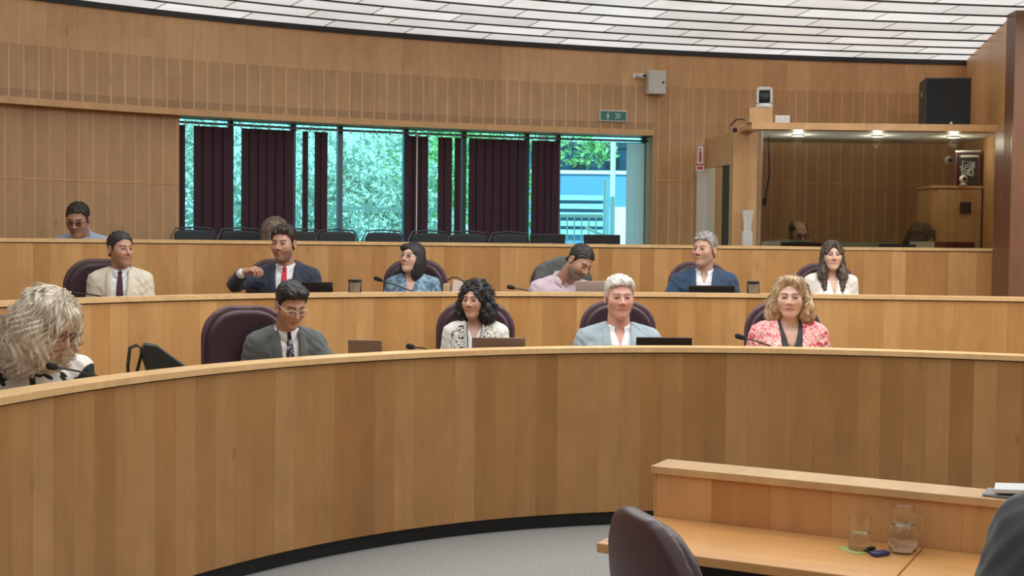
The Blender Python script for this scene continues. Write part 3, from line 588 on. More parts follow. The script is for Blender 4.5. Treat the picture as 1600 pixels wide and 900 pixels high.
desk_item('folder', 1245, YBo + .22, zk, .34, .25, .05, 'blackgl', 'black folder in front of the bald man in the booth', 'folder', .1); o = desk_item('magazine', 1238, YBo + .24, zk + .051, .25, .2, .02, 'tealg', 'grey green booklet lying on the black folder in the booth', 'booklet', .3)
desk_item('document_tray', 1345, YBo + .25, zk, .46, .26, .055, 'tealg', 'low grey green document tray in the middle of the booth counter', 'tray')
desk_item('binder', 1398, YBo + .22, zk, .30, .24, .045, 'dkblue', 'dark blue binder on the booth counter left of the white box', 'binder', -.1)
desk_item('white_box', 1441, YBo + .15, zk, .165, .12, .068, 'paper', 'white box on the booth counter left of the dark red case', 'box'); desk_item('dark_red_case', 1489, YBo + .2, zk, .315, .14, .068, 'dkred', 'long dark red case on the booth counter in front of the cupboard', 'case')
pc = PY(1169, 380, YBo + .38)
o = MB().lathe([(.035, 0), (.035, .12), (.02, .122), (.026, .2), (.045, .30)], n=20).build('paper_cup_stack', M['white'], None, True); o.location = (pc.x - .015, YBo + .40, Z3 + .001); tag(o, 'tall stack of white paper cups left of the booth glass', 'cup stack')
p = PY(1201, 230, YBo + .5); o = MB().tube([(p.x, YBo + .5, 2.43), (p.x + .01, YBo + .5, 2.1), (p.x - .02, YBo + .5, 1.9)], .007, 8).tube([(p.x - .02, YBo + .5, 1.9), (p.x - .035, YBo + .5, 1.84)], .018, 10).build('hanging_cable', M['black'], None, True); tag(o, 'black cable with a plug hanging inside the booth at the left', 'cable')
p = PY(1184, 240, YBo + .28); o = MB().box(-.03, .03, -.002, .002, -.03, .03).box(-.03, .03, -.003, -.002, -.006, .006).build('glass_sticker', M['paper']); o.location = (p.x - .012, YBo + .262, 2.24); o.rotation_euler = (0, 0, math.radians(-65)); tag(o, 'small pale sticker on the booth side glass', 'sticker')
# ------------------------------------------------------------------ implicit surfaces -> meshes (for people, cushions, cloth)
def smin(a, b, k): h = np.clip(.5 + .5 * (b - a) / k, 0, 1); return b + (a - b) * h - k * h * (1 - h)
def smax(a, b, k): return -smin(-a, -b, k)
def ell(P, c, r):
    q = P - np.asarray(c); r = np.asarray(r); k0 = np.sqrt(((q / r) ** 2).sum(-1)); k1 = np.sqrt(((q / r ** 2) ** 2).sum(-1)) + 1e-9
    return k0 * (k0 - 1) / k1
def sph(P, c, r): return np.sqrt(((P - np.asarray(c)) ** 2).sum(-1)) - r
def cap(P, a, b, r1, r2=None):
    a, b = np.asarray(a, float), np.asarray(b, float); r2 = r1 if r2 is None else r2; d = b - a
    t = np.clip(((P - a) @ d) / (d @ d), 0, 1); return np.sqrt(((P - a - t[..., None] * d) ** 2).sum(-1)) - (r1 + (r2 - r1) * t)
def grid_mesh(f, lo, hi, h):
    """naive surface nets of f(P)=0 inside a box"""
    lo, hi = np.array(lo, float), np.array(hi, float); n = np.ceil((hi - lo) / h).astype(int) + 1
    ax = [lo[i] + np.arange(n[i]) * h for i in range(3)]
    P = np.stack(np.meshgrid(*ax, indexing='ij'), -1).astype(np.float32)
    v = f(P.reshape(-1, 3)).reshape(n).astype(np.float32)
    s = v < 0; c = s[:-1, :-1, :-1].astype(np.int8); cnt = c * 0
    for i in (0, 1):
        for j in (0, 1):
            for k in (0, 1): cnt = cnt + s[i:n[0] - 1 + i, j:n[1] - 1 + j, k:n[2] - 1 + k]
    act = (cnt > 0) & (cnt < 8); I = np.argwhere(act); ids = -np.ones(act.shape, int); ids[act] = np.arange(len(I))
    acc = np.zeros((len(I), 3)); num = np.zeros(len(I)); off = [(i, j, k) for i in (0, 1) for j in (0, 1) for k in (0, 1)]
    for a in off:
        for d in range(3):
            if a[d]: continue
            b = list(a); b[d] = 1; va = v[tuple((I + a).T)]; vb = v[tuple((I + b).T)]; m = (va < 0) != (vb < 0)
            t = np.where(m, va / np.where(va == vb, 1, va - vb), 0); p = np.tile(np.array(a, float), (len(I), 1)); p[:, d] = t
            acc += p * m[:, None]; num += m
    V = lo + (I + acc / num[:, None]) * h; Q = []
    for d in range(3):
        e = [1, 1, 1]; e[d] = 0; u, w_ = (d + 1) % 3, (d + 2) % 3
        sl0 = [slice(0, None)] * 3; sa = [slice(None)] * 3; sb = [slice(None)] * 3; sa[d] = slice(0, -1); sb[d] = slice(1, None)
        A_, B_ = s[tuple(sa)], s[tuple(sb)]; m = A_ != B_; E = np.argwhere(m)
        ok = (E[:, u] > 0) & (E[:, u] < n[u] - 1) & (E[:, w_] > 0) & (E[:, w_] < n[w_] - 1); E = E[ok]
        def g(du, dw): q = E.copy(); q[:, u] -= du; q[:, w_] -= dw; return ids[tuple(q.T)]
        q = np.stack([g(1, 1), g(0, 1), g(0, 0), g(1, 0)], 1); fl = ~A_[tuple(E.T)]; q[fl] = q[fl][:, ::-1]; q = q[(q >= 0).all(1)]; Q.append(q)
    return V, np.vstack(Q)
def np_obj(name, V, Q, mat, parent=None, col=None, smooth=True):
    me = bpy.data.meshes.new(name); me.vertices.add(len(V)); me.vertices.foreach_set('co', np.asarray(V, 'f').ravel()); k = Q.shape[1]
    me.loops.add(Q.size); me.loops.foreach_set('vertex_index', Q.astype('i').ravel()); me.polygons.add(len(Q)); me.polygons.foreach_set('loop_start', (np.arange(len(Q)) * k).astype('i'))
    if smooth: me.polygons.foreach_set('use_smooth', np.ones(len(Q), bool))
    me.update(); me.validate()
    if col is not None:
        a = me.color_attributes.new('Col', 'FLOAT_COLOR', 'POINT'); a.data.foreach_set('color', np.c_[col, np.ones(len(col))].astype('f').ravel())
    me.materials.append(mat); o = bpy.data.objects.new(name, me); C.objects.link(o)
    if parent: o.parent = parent
    return o
def skin_mat():
    m, nt, b = new_mat('skin'); L = nt.links.new; at = N(nt, 'ShaderNodeAttribute', attribute_name='Col'); tc = N(nt, 'ShaderNodeTexCoord'); no = N(nt, 'ShaderNodeTexNoise'); no.inputs['Scale'].default_value = 28; L(tc.outputs['Object'], no.inputs[0])
    f = math_n(nt, 'ADD', math_n(nt, 'MULTIPLY', no.outputs['Fac'], .22), .89); s = N(nt, 'ShaderNodeVectorMath', operation='SCALE'); L(at.outputs['Color'], s.inputs[0]); L(f, s.inputs['Scale']); L(s.outputs[0], b.inputs['Base Color'])
    b.inputs['Roughness'].default_value = .48; b.inputs['Subsurface Weight'].default_value = .12; b.inputs['Subsurface Radius'].default_value = (.01, .004, .002); b.inputs['Subsurface Scale'].default_value = 1; return m
M['skin'] = skin_mat()
def hair_mat(name, c1_, c2_, f=60):
    m, nt, b = new_mat(name); L = nt.links.new; tc = N(nt, 'ShaderNodeTexCoord'); mp = N(nt, 'ShaderNodeMapping'); mp.inputs['Scale'].default_value = (f, f, f * .18); L(tc.outputs['Object'], mp.inputs[0])
    no = N(nt, 'ShaderNodeTexNoise'); no.inputs['Scale'].default_value = 1; no.inputs['Detail'].default_value = 3; no.inputs['Distortion'].default_value = .6; L(mp.outputs[0], no.inputs[0])
    r = N(nt, 'ShaderNodeValToRGB'); r.color_ramp.elements[0].position = .36; r.color_ramp.elements[1].position = .64; r.color_ramp.elements[0].color = (*c1_, 1); r.color_ramp.elements[1].color = (*c2_, 1); L(no.outputs['Fac'], r.inputs[0]); L(r.outputs[0], b.inputs['Base Color'])
    bu = N(nt, 'ShaderNodeBump'); bu.inputs['Strength'].default_value = .7; bu.inputs['Distance'].default_value = .004; L(no.outputs['Fac'], bu.inputs['Height']); L(bu.outputs[0], b.inputs['Normal']); b.inputs['Roughness'].default_value = .5; return m
def pattern_mat(name, base, cols, scale=30, kind='noise', thr=(.45, .5, .6), rough=.8):
    m, nt, b = new_mat(name); L = nt.links.new; tc = N(nt, 'ShaderNodeTexCoord'); no = N(nt, 'ShaderNodeTexNoise'); no.inputs['Scale'].default_value = scale; no.inputs['Detail'].default_value = 1.5; no.inputs['Distortion'].default_value = 1.6; L(tc.outputs['Object'], no.inputs[0])
    r = N(nt, 'ShaderNodeValToRGB'); r.color_ramp.interpolation = 'CONSTANT'; el = r.color_ramp.elements
    while len(el) < len(cols): el.new(.5)
    for i, c in enumerate(cols): el[i].position = 0 if i == 0 else thr[i - 1]; el[i].color = (*c, 1)
    L(no.outputs['Fac'], r.inputs[0]); L(r.outputs[0], b.inputs['Base Color']); b.inputs['Roughness'].default_value = rough; return m
# head, in its own frame: face towards -y, x across, z up; eyes at z = 0.01
def head_sdf(P, g):
    fw = g.get('face_w', 1.0); X = P.copy(); X[:, 0] /= fw; ax = np.abs(X[:, 0]); Q = np.c_[ax, X[:, 1], X[:, 2]]
    d = ell(X, (0, .012, .036), (.075, .096, .084))
    d = smin(d, ell(X, (0, -.034, -.03), (.058, .062, .086)), .03)
    jw = g.get('jaw', 1.0)
    d = smin(d, cap(Q, (.038 * jw, -.005, -.055), (.006, -.067, -.094), .020, .019), .036)
    d = smin(d, sph(X, (0, -.076, -.096), .015), .026)
    d = smin(d, sph(Q, (.038, -.060, -.018), .022), .042)
    d = smin(d, cap(Q, (0.0, -.086, .030), (.036, -.072, .032), .011, .010), .014)
    d = smax(d, -sph(Q, (.030, -.108, .008), .018), .014)
    d = smin(d, cap(X, (0, -.090, .018), (0, -.116, -.020), .0075, .0105), .009)
    d = smin(d, sph(Q, (.0115, -.100, -.026), .0085), .007)
    d = smin(d, cap(Q, (0, -.0945, -.052), (.023, -.081, -.0610), .0065, .0035), .008)
    d = smin(d, cap(Q, (0, -.0925, -.066), (.021, -.081, -.0700), .0075, .004), .009)
    d = smax(d, -cap(Q, (0, -.104, -.0588), (.026, -.088, -.0640), .0032, .0020), .003)
    e = ell(np.c_[Q[:, 0] - .020 * (Q[:, 1] - .01) / .05 * .3, Q[:, 1], Q[:, 2]], (.079, .012, -.004), (.007, .019, .032))
    e = smax(e, -ell(Q, (.087, .008, -.002), (.007, .010, .020)), .006)
    d = smin(d, e, .006)
    # eyeballs with lids
    d = smin(d, sph(Q, (.0305, -.0785, .009), .0135), .004)
    return d
def head_col(P, g):
    sk = np.array(g['skin']); n = len(P); c = np.tile(sk, (n, 1)).astype(float); X = P.copy(); X[:, 0] /= g.get('face_w', 1.0); ax = np.abs(X[:, 0]); y, z = X[:, 1], X[:, 2]
    def mixc(mask, col): c[:] = c * (1 - mask[:, None]) + np.array(col) * mask[:, None]
    def sb(dst, r, s): return np.clip((r - dst) / s + .5, 0, 1)
    blush = sb(np.hypot(ax - .042, z + .025), .02, .03) * (y < -.04); mixc(blush * .35, sk * np.array([1.05, .78, .75]))
    nose = sb(np.hypot(X[:, 0], z + .02), .016, .02) * (y < -.09); mixc(nose * .3, sk * np.array([1.05, .78, .75]))
    if g.get('beard', 0): 
        bm_ = np.clip((-.038 - z) / .012, 0, 1) * (y < .0) * np.clip((-.01 - y - (z + .06) * .4 + .02) / .02, 0, 1); bm_ = bm_ * (1 - sb(np.hypot(ax * .6, (z + .060) * 1.6), .011, .006)); mixc(bm_ * g['beard'], g.get('beardc', (.06, .045, .035)))
    lip = sb(np.hypot(ax / 3.1, z + .0595 + .16 * ax), .0088, .003) * (y < -.075); mixc(lip * .8, g.get('lip', sk * np.array([.82, .48, .45])))
    ln = sb(np.abs(z + .0588 + .19 * ax), .0012, .002) * (ax < .027) * (y < -.065); mixc(ln * .8, sk * .25)
    nz = sb(np.hypot(ax - .0085, z + .0345), .0035, .003) * (y < -.09); mixc(nz * .8, sk * .2)
    brz = .030 + .004 * np.sin(np.clip((ax - .012) / .036, 0, 1) * 3.1); br = sb(np.abs(z - brz), .0042, .003) * (ax > .011) * (ax < .050) * (y < -.05); mixc(br * .85, g.get('brow', (.07, .045, .03)))
    e2 = np.hypot(ax - .0305, (z - .009)); op = g.get('eye', .0040) + .0008
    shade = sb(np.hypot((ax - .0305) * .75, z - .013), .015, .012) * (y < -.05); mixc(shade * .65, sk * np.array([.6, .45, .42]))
    hx = np.clip(1 - ((ax - .0305) / .0145) ** 2, 0, 1); slit = (np.abs(z - .008) < op * np.sqrt(hx)) & (y < -.06); mixc(slit.astype(float), (.34, .31, .30))
    gz = g.get('gaze', 0.0); ir = (np.hypot(X[:, 0] - np.sign(X[:, 0]) * .0305 - gz, z - .0085) < .0068) & slit; mixc(ir.astype(float), (.03, .018, .012))
    lid = sb(np.abs(z - .008 - op * np.sqrt(hx)), .0028, .0025) * (hx > 0) * (y < -.06); mixc(lid * .95, (.03, .02, .018))
    return c
def interp(x, xs, ys): return np.interp(x, xs, ys)
def hair_sdf(P, g):
    st = g['hair']; fw = g.get('face_w', 1.0); X = P.copy(); X[:, 0] /= fw; ax = np.abs(X[:, 0]); x, y, z = X.T; Q = np.c_[ax, y, z]; th = g.get('hair_th', .010)
    sk = ell(X, (0, .012, .036), (.075, .096, .084))
    if st in ('short', 'bald'):
        line = interp(y, [-.10, -.075, -.055, -.035, -.014, 0.0, .03, .06, .11], g.get('line', [.084, .080, .070, .045, -.008, .030, -.005, -.055, -.065])) + .004 * np.sin(x * 240 + 3 * np.sin(y * 90)) + .002 * np.sin(x * 520 + y * 300)
        d = sk - th * interp(z, [-.06, .0, .05, .09, .12], [.35, .35, .75, 1.25, 1.5])
        d = smin(d, cap(Q, (.058, .035, .0), (.03, .080, -.045), .014), .02)
        if g.get('quiff'): q = g['quiff']; d = smin(d, cap(X, (-.035, -.055, .098), (.04, -.062, .100 + q * .3), .016 + q * .5), .02)
        if g.get('vol'): d = smin(d, ell(X, (0, .01, .065 + g['vol'] * .4), (.074 + g['vol'], .088 + g['vol'], .07)), .02)
        d = smax(d, line - z, .006)
        if st == 'bald': d = smax(d, -ell(X, (0, -.03, .12), (.062, .10, .085)), .01)
        wv = g.get('wave', .0022) * interp(z, [0, .07], [.3, 1.0]); d = d + wv * np.sin(x * 230 + 9 * np.sin(y * 35 + z * 12)) + wv * np.sin(y * 120 + x * 90 + z * 60) * .9
        return d
    if st == 'curly':
        d = ell(X, (0, .025, .03), (.112, .118, .112)); d = smin(d, ell(Q, (.085, .02, -.075), (.060, .075, .105)), .03); d = smin(d, ell(X, (0, .07, -.09), (.10, .06, .12)), .03)
        face = ell(X, (-.006, -.10, -.015), (.060, .085, .094)); face = smin(face, ell(X, (0, -.09, -.10), (.050, .085, .07)), .02)
        d = smax(d, -face, .012)
        n = np.sin(x * 190 + 3 * np.sin(z * 70)) * np.sin(y * 180 + 2.5 * np.sin(x * 80)) * np.sin(z * 170 + 3 * np.sin(y * 60)); n2 = np.sin(x * 90 + 1) * np.sin(z * 85 + y * 40)
        n3 = np.sin(x * 330 + 4 * np.sin(z * 120)) * np.sin(y * 300 + x * 60) * np.sin(z * 310 + 3 * np.sin(y * 100)); return d + .008 * n + .006 * n2 + .003 * n3
    if st == 'bob':
        d = ell(X, (0, .018, .040), (.088, .106, .092)); d = smin(d, ell(Q, (.068, .022, -.050), (.032, .072, .088)), .03); d = smin(d, ell(X, (0, .075, -.05), (.078, .045, .10)), .03)
        lo = ell(X, (.055, .01, -.125), (.036, .06, .055)); d = smin(d, lo, .03)
        face = ell(X, (-.002, -.105, -.018), (.057, .088, .100)); d = smax(d, -face, .01)
        fr = ell(X, (-.030, -.054, .072), (.056, .034, .034)); d = smin(d, fr, .015)
        return d + .0014 * np.sin(np.arctan2(x, y + .02) * 46 + 6 * np.sin(z * 22))
    if st == 'wavy':
        d = ell(X, (0, .02, .045), (.092, .108, .095)); d = smin(d, ell(Q, (.084, .02, -.045), (.044, .070, .080)), .03); d = smin(d, ell(Q, (.095, .02, -.095), (.048, .058, .055)), .03); d = smin(d, ell(X, (0, .08, -.05), (.09, .05, .10)), .03)
        face = ell(X, (-.008, -.108, -.006), (.062, .088, .103)); d = smax(d, -face, .012); d = smin(d, cap(X, (-.035, -.060, .112), (.05, -.055, .108), .022, .026), .02)
        d = smin(d, cap(X, (.045, -.062, .098), (.080, -.04, .01), .020, .018), .02)
        a = np.arctan2(x, y + .02); return d + .0030 * np.sin(a * 30 + 10 * np.sin(z * 28)) + .004 * np.sin(z * 75 + a * 5) * np.sin(a * 9)
    if st == 'long':
        d = ell(X, (0, .018, .042), (.084, .104, .090)); d = smin(d, cap(Q, (.066, -.005, .01), (.082, -.045, -.16), .030, .036), .03); d = smin(d, cap(Q, (.080, -.04, -.14), (.066, -.10, -.31), .040, .012), .03)
        d = smin(d, ell(X, (0, .07, -.10), (.085, .045, .15)), .03); face = ell(X, (0, -.10, -.026), (.053, .085, .098)); face = smin(face, ell(X, (0, -.10, -.15), (.03, .085, .10)), .02); d = smax(d, -face, .012)
        d = smin(d, cap(Q, (.012, -.074, .094), (.058, -.070, .03), .013, .018), .016)
        return d + .0022 * np.sin(ax * 260 + 14 * np.sin(z * 14)) + .0016 * np.sin(y * 200 + 8 * np.sin(z * 20))
    if st == 'backlong':
        d = ell(X, (0, .018, .040), (.086, .106, .09)); d = smin(d, cap(X, (0, .04, 0), (0, .07, -.26), .095, .11), .05)
        return d + .0012 * np.sin(x * 210 + 10 * np.sin(z * 12)) + .002 * np.sin(y * 200 + 8 * np.sin(z * 20))
    if st == 'bigwavy':
        d = ell(X, (0, .02, .04), (.100, .118, .100)); d = smin(d, ell(Q, (.090, .015, -.06), (.056, .090, .10)), .03); d = smin(d, ell(X, (0, .08, -.08), (.11, .07, .16)), .03); d = smin(d, ell(Q, (.07, -.01, -.15), (.06, .075, .09)), .03); d = smin(d, ell(Q, (.075, -.075, -.075), (.030, .045, .10)), .02)
        face = ell(X, (0, -.12, -.03), (.050, .075, .10)); d = smax(d, -face, .012); d = smin(d, cap(Q, (.0, -.078, .098), (.06, -.072, .04), .02), .02)
        a = np.arctan2(x, y + .02); return d + .0050 * np.sin(a * 24 + 7 * np.sin(z * 30 + y * 10)) + .003 * np.sin(z * 40 + 5 * np.sin(a * 5)) * np.sin(a * 6 + 1)
    return sk + 1
HB = {'short': ((-.11, -.125, -.11), (.11, .14, .16)), 'bald': ((-.11, -.12, -.11), (.11, .13, .13)), 'curly': ((-.17, -.12, -.23), (.17, .17, .17)), 'bob': ((-.13, -.13, -.20), (.13, .15, .16)),
      'wavy': ((-.17, -.13, -.18), (.17, .16, .17)), 'long': ((-.15, -.17, -.34), (.15, .15, .16)), 'backlong': ((-.13, -.12, -.40), (.13, .20, .16)), 'bigwavy': ((-.17, -.15, -.29), (.17, .19, .17))}
def rotm(yaw, pitch, roll):
    return np.array((Matrix.Rotation(math.radians(yaw), 3, 'Z') @ Matrix.Rotation(math.radians(pitch), 3, 'X') @ Matrix.Rotation(math.radians(roll), 3, 'Y')))
TZ = [0, .25, .55, .80, .92, 1.0]
def torso(P, g, o=0.0):
    """P in the body frame (origin at the base of the neck); g['pel'] pelvis centre"""
    pel = np.array(g['pel']); ax_ = -pel; L_ = np.linalg.norm(ax_); t = np.clip((P - pel) @ ax_ / L_ ** 2, -.3, 1.15); c = pel + t[:, None] * ax_
    b_ = g.get('bulk', 1.0); f = g.get('fem', 0); wx = interp(t, TZ, [.175, .15 - .01 * f, .160 - .01 * f, .180 - .018 * f, .150 - .012 * f, .10]) * b_ + o; wy = interp(t, TZ, [.125, .115, .122, .118, .095, .065]) * b_ + o
    q = P - c; y = q[:, 1] + 0; k = np.sqrt((q[:, 0] / wx) ** 2 + (y / wy) ** 2); d = (k - 1) * np.minimum(wx, wy) * .9
    zz = q @ (ax_ / L_); d = smax(d, np.abs((P - pel) @ ax_ / L_ - L_ * .46) - L_ * .56 - o, .04)
    Q = np.c_[np.abs(P[:, 0]), P[:, 1], P[:, 2]]; sh = g['sh']
    d = smin(d, cap(Q, (.03, .015, .005), (sh[0] - .015, .01, sh[2] + .004), .045 + o, .047 + o), .04)
    if f: d = smin(d, ell(Q, (.075, -.10 * b_, -.20), (.068, .062, .07)) - o, .04)
    return d
def arms(P, g, o=0.0, upto=1.0, k=.03):
    d = None; sh = g['sh']
    for s, key in ((-1, 'armR'), (1, 'armL')):
        el, wr = g[key]; S0 = np.array([s * sh[0], .005, sh[2]]); el = np.array(el, float); wr = np.array(wr, float); e = el + (wr - el) * upto
        a = smin(cap(P, S0, el, .047 + o, .042 + o), cap(P, el, e, .043 + o, .043 + (.030 - .043) * upto + o), k); d = a if d is None else np.minimum(d, a)
    return d
def legs(P, g, o=0.0):
    pel = np.array(g['pel']); fz = g['fz']; Q = np.c_[np.abs(P[:, 0]), P[:, 1], P[:, 2]]; kn = np.array([.13, pel[1] - .46, pel[2] + .015]); an = np.array([.13, pel[1] - .42, fz + .08])
    d = smin(cap(Q, (.085, pel[1], pel[2] - .01), kn, .082 + o, .062 + o), cap(Q, kn, an, .058 + o, .042 + o), .04); d = smin(d, ell(P, pel, (.17, .13, .11)) - o, .05); return d
def shoes(P, g):
    pel = np.array(g['pel']); fz = g['fz']; Q = np.c_[np.abs(P[:, 0]), P[:, 1], P[:, 2]]; an = np.array([.13, pel[1] - .42, fz + .05])
    d = smin(cap(Q, an, (.135, an[1] - .17, fz + .035), .042, .035), sph(Q, an + [0, .03, -.008], .04), .02); return smax(d, fz - P[:, 2], .004)
def hand_sdf(P, pose):
    """hand frame: wrist at origin, fingers along +x, palm facing -z, thumb on +y side"""
    cu = pose.get('curl', .5); d = smin(ell(P, (.048, 0, 0), (.050, .040, .015)), cap(P, (-.02, 0, 0), (.015, 0, 0), .027, .026), .02)
    for i, (y0, Ls, r) in enumerate(((.030, (.040, .025, .020), .0088), (.010, (.045, .028, .021), .0090), (-.010, (.041, .026, .020), .0086), (-.028, (.033, .020, .018), .0076))):
        p = np.array([.088 - .003 * i - (.006 if i == 3 else 0), y0, .002]); a = .25 + (pose['f'][i] if 'f' in pose else cu) * .6; spr = y0 * 2.2; d = smin(d, cap(P, (.05, y0 * .8, 0), p, .011, r + .001), .01)
        for L_ in Ls:
            q = p + L_ * np.array([math.cos(a) * math.cos(spr), math.sin(spr) * math.cos(a), -math.sin(a)]); d = smin(d, cap(P, p, q, r, r * .9), .004); p = q; r *= .92; a += (pose['f'][i] if 'f' in pose else cu) * .9
    t0 = np.array([.018, .030, -.006]); tp = pose.get('thumb', ((.055, .058, -.022), (.088, .056, -.030))); d = smin(d, cap(P, t0, tp[0], .015, .0105), .012); d = smin(d, cap(P, tp[0], tp[1], .0105, .009), .004); return d
def merge(parts):
    V = []; Q = []; Cc = []; n = 0
    for v, q, c in parts: V.append(v); Q.append(q + n); Cc.append(c); n += len(v)
    return np.vstack(V), np.vstack(Q), np.vstack(Cc)
def drape(f, xz, off=.004, y0=-.40):
    xz = np.array(xz, float); P = np.c_[xz[:, 0], np.full(len(xz), y0), xz[:, 1]]
    for _ in range(60): P[:, 1] += np.clip(f(P), -.02, .05) * .7
    P[:, 1] -= off; return P
def patch(name, f, rows, mat, parent, off=.004, th=.004, zo=0.0):
    """cloth panel laid on surface f; rows: list of rows of (x, z)"""
    m = len(rows[0]); n = len(rows); P = drape(f, [p for r in rows for p in r], off); P[:, 2] += zo; B = P.copy(); B[:, 1] += th + off
    V = np.vstack([P, B]); Fc = []; k = n * m
    for i in range(n - 1):
        for j in range(m - 1): a = i * m + j; Fc.append((a, a + 1, a + m + 1, a + m)); Fc.append((k + a, k + a + m, k + a + m + 1, k + a + 1))
    ed = [j for j in range(m)] + [i * m + m - 1 for i in range(1, n)] + [(n - 1) * m + j for j in range(m - 2, -1, -1)] + [i * m for i in range(n - 2, 0, -1)]
    for a, b in zip(ed, ed[1:] + ed[:1]): Fc.append((b, a, k + a, k + b))
    o = mk(name, V, Fc, mat, parent); bm = bmesh.new(); bm.from_mesh(o.data); bmesh.ops.recalc_face_normals(bm, faces=bm.faces); bm.to_mesh(o.data); bm.free(); o.data.polygons.foreach_set('use_smooth', [True] * len(o.data.polygons)); return o
M['glassl'] = glass_mat('spectacle_lens', (.99, .99, .99), -.035)
def fold(P, a=.0035):
    x, y, z = P.T; return a * .62 * (np.sin(66 * x + 40 * z + 5 * np.sin(25 * y + 9 * x)) * np.sin(52 * z - 30 * y + 2) + .6 * np.sin(105 * z + 60 * x + 6 * np.sin(22 * x + 10 * y)))
def seat_y(c, x, d=.72):
    q = offs(c, d); return float(q[idx(q, x)][1])
def person(name, label, px, py, Y, fl, g):
    """head centre seen at px, py and distance Y; fl floor height under the chair"""
    if not isinstance(Y, float): Y = seat_y(Y, px)
    s = g['hpx'] * Y / F / .250 if 'hpx' in g else g.get('s', 1.0); H = np.array(PY(px, py, Y)); by = math.radians(g.get('body', 0)); Rb = np.array(Matrix.Rotation(by, 3, 'Z'))
    ho = np.array(g.get('ho', (0, -.035, .185))); Sw = H - Rb @ (ho * s); hs = (Sw[2] - fl) / s; g['fz'] = -hs; g.setdefault('lean', .02)
    g['pel'] = (g.get('pelx', 0), g['lean'], -hs + .54 / s); shw = g.get('shw', .165); g['sh'] = (shw, .005, g.get('shz', -.055)); g.setdefault('armR', ((-.24, -.05, -.30), (-.17, -.30, -.34))); g.setdefault('armL', ((.24, -.05, -.30), (.17, -.30, -.34)))
    for k_, sd_ in (('armR', -1), ('armL', 1)):
        e_, w_ = [list(a) for a in g[k_]]
        if k_ in g.get('desk', ()): w_[2] = .790 / s - hs; e_[2] = w_[2] + .015
        elif w_[2] < -.25: e_[1] = .015; e_[2] = .675 / s - hs; w_ = [sd_ * .13, -.185, .668 / s - hs]; g.setdefault('hands', {})[k_] = dict(dir=(-sd_, -.25, .0), up=(0, .1, 1), curl=.35)
        g[k_] = (tuple(e_), tuple(w_))
    t = empty(name, (Sw[0], Sw[1], fl), by, label, 'person'); t.scale = (s, s, s); zo = np.array([0, 0, hs]); k = 1.0
    Rh = rotm(g.get('yaw', 0) - g.get('body', 0), g.get('pitch', 0), g.get('roll', 0)); hc = ho
    def th(P): return ((P - hc) @ Rh) / k
    sk = np.array(g['skin']); res = g.get('res', .0034)
    def body_f(P):
        Hl = th(P); d = head_sdf(Hl, g) * k; nr = g.get('neck', .056); nb = hc + Rh @ np.array([0, .018, -.055]) * k
        d = smin(d, cap(P, nb, (0, .02, -.02), nr * .98, nr * 1.12), .018); tt = np.maximum(torso(P, g, -.012), P[:, 2] * .0 - 1); return smin(d, tt, .03)
    lo = np.minimum(hc - .145, [-.12, -.15, -.20]); hi = np.maximum(hc + [.13, .145, .15], [.12, .14, .02]); lo[2] = g.get('chest_z', -.10)
    V, Q = grid_mesh(body_f, lo, hi, res); Hl = th(V); col = head_col(Hl, g); far = (Hl[:, 2] < -.13); col[far] = sk; parts = [(V, Q, col)]
    V, Q = grid_mesh(lambda P: np.minimum(smin(torso(P, g, -.022), arms(P, g, -.015), .02), legs(P, g, -.015)), (-.42, min(-.62, g['pel'][1] - .62), -hs + .02), (.42, .22, .0), .016); parts.append((V, Q, np.tile(sk, (len(V), 1))))
    hands = g.get('hands', {})
    for key, sd in (('armR', -1), ('armL', 1)):
        el, wr = [np.array(a, float) for a in g[key]]; hd = hands.get(key, {}); fx = np.array(hd.get('dir', wr - el), float); fx /= np.linalg.norm(fx); up = np.array(hd.get('up', (0, 0, 1)), float); fz_ = up - fx * (up @ fx); fz_ /= np.linalg.norm(fz_); fy = np.cross(fz_, fx)
        Rm = np.stack([fx, fy, fz_], 1); mir = hd.get('mirror', 1 if sd < 0 else -1)
        V, Q = grid_mesh(lambda P: hand_sdf(P * [1, mir, 1], hd), (-.04, -.075, -.11), (.20, .075, .035), hd.get('res', .005)); V = V * .95 @ Rm.T + wr + fx * .012
        if np.linalg.det(Rm) < 0: Q = Q[:, ::-1]
        parts.append((V, Q, np.tile(sk * [1.0, .93, .92], (len(V), 1))))
    V, Q, Cc = merge(parts); np_obj('body', V + zo, Q, M['skin'], t, Cc)
    # hair
    lo, hi = HB[g['hair']]; V, Q = grid_mesh(lambda P: hair_sdf(P, g), lo, hi, g.get('hres', .0042)); 
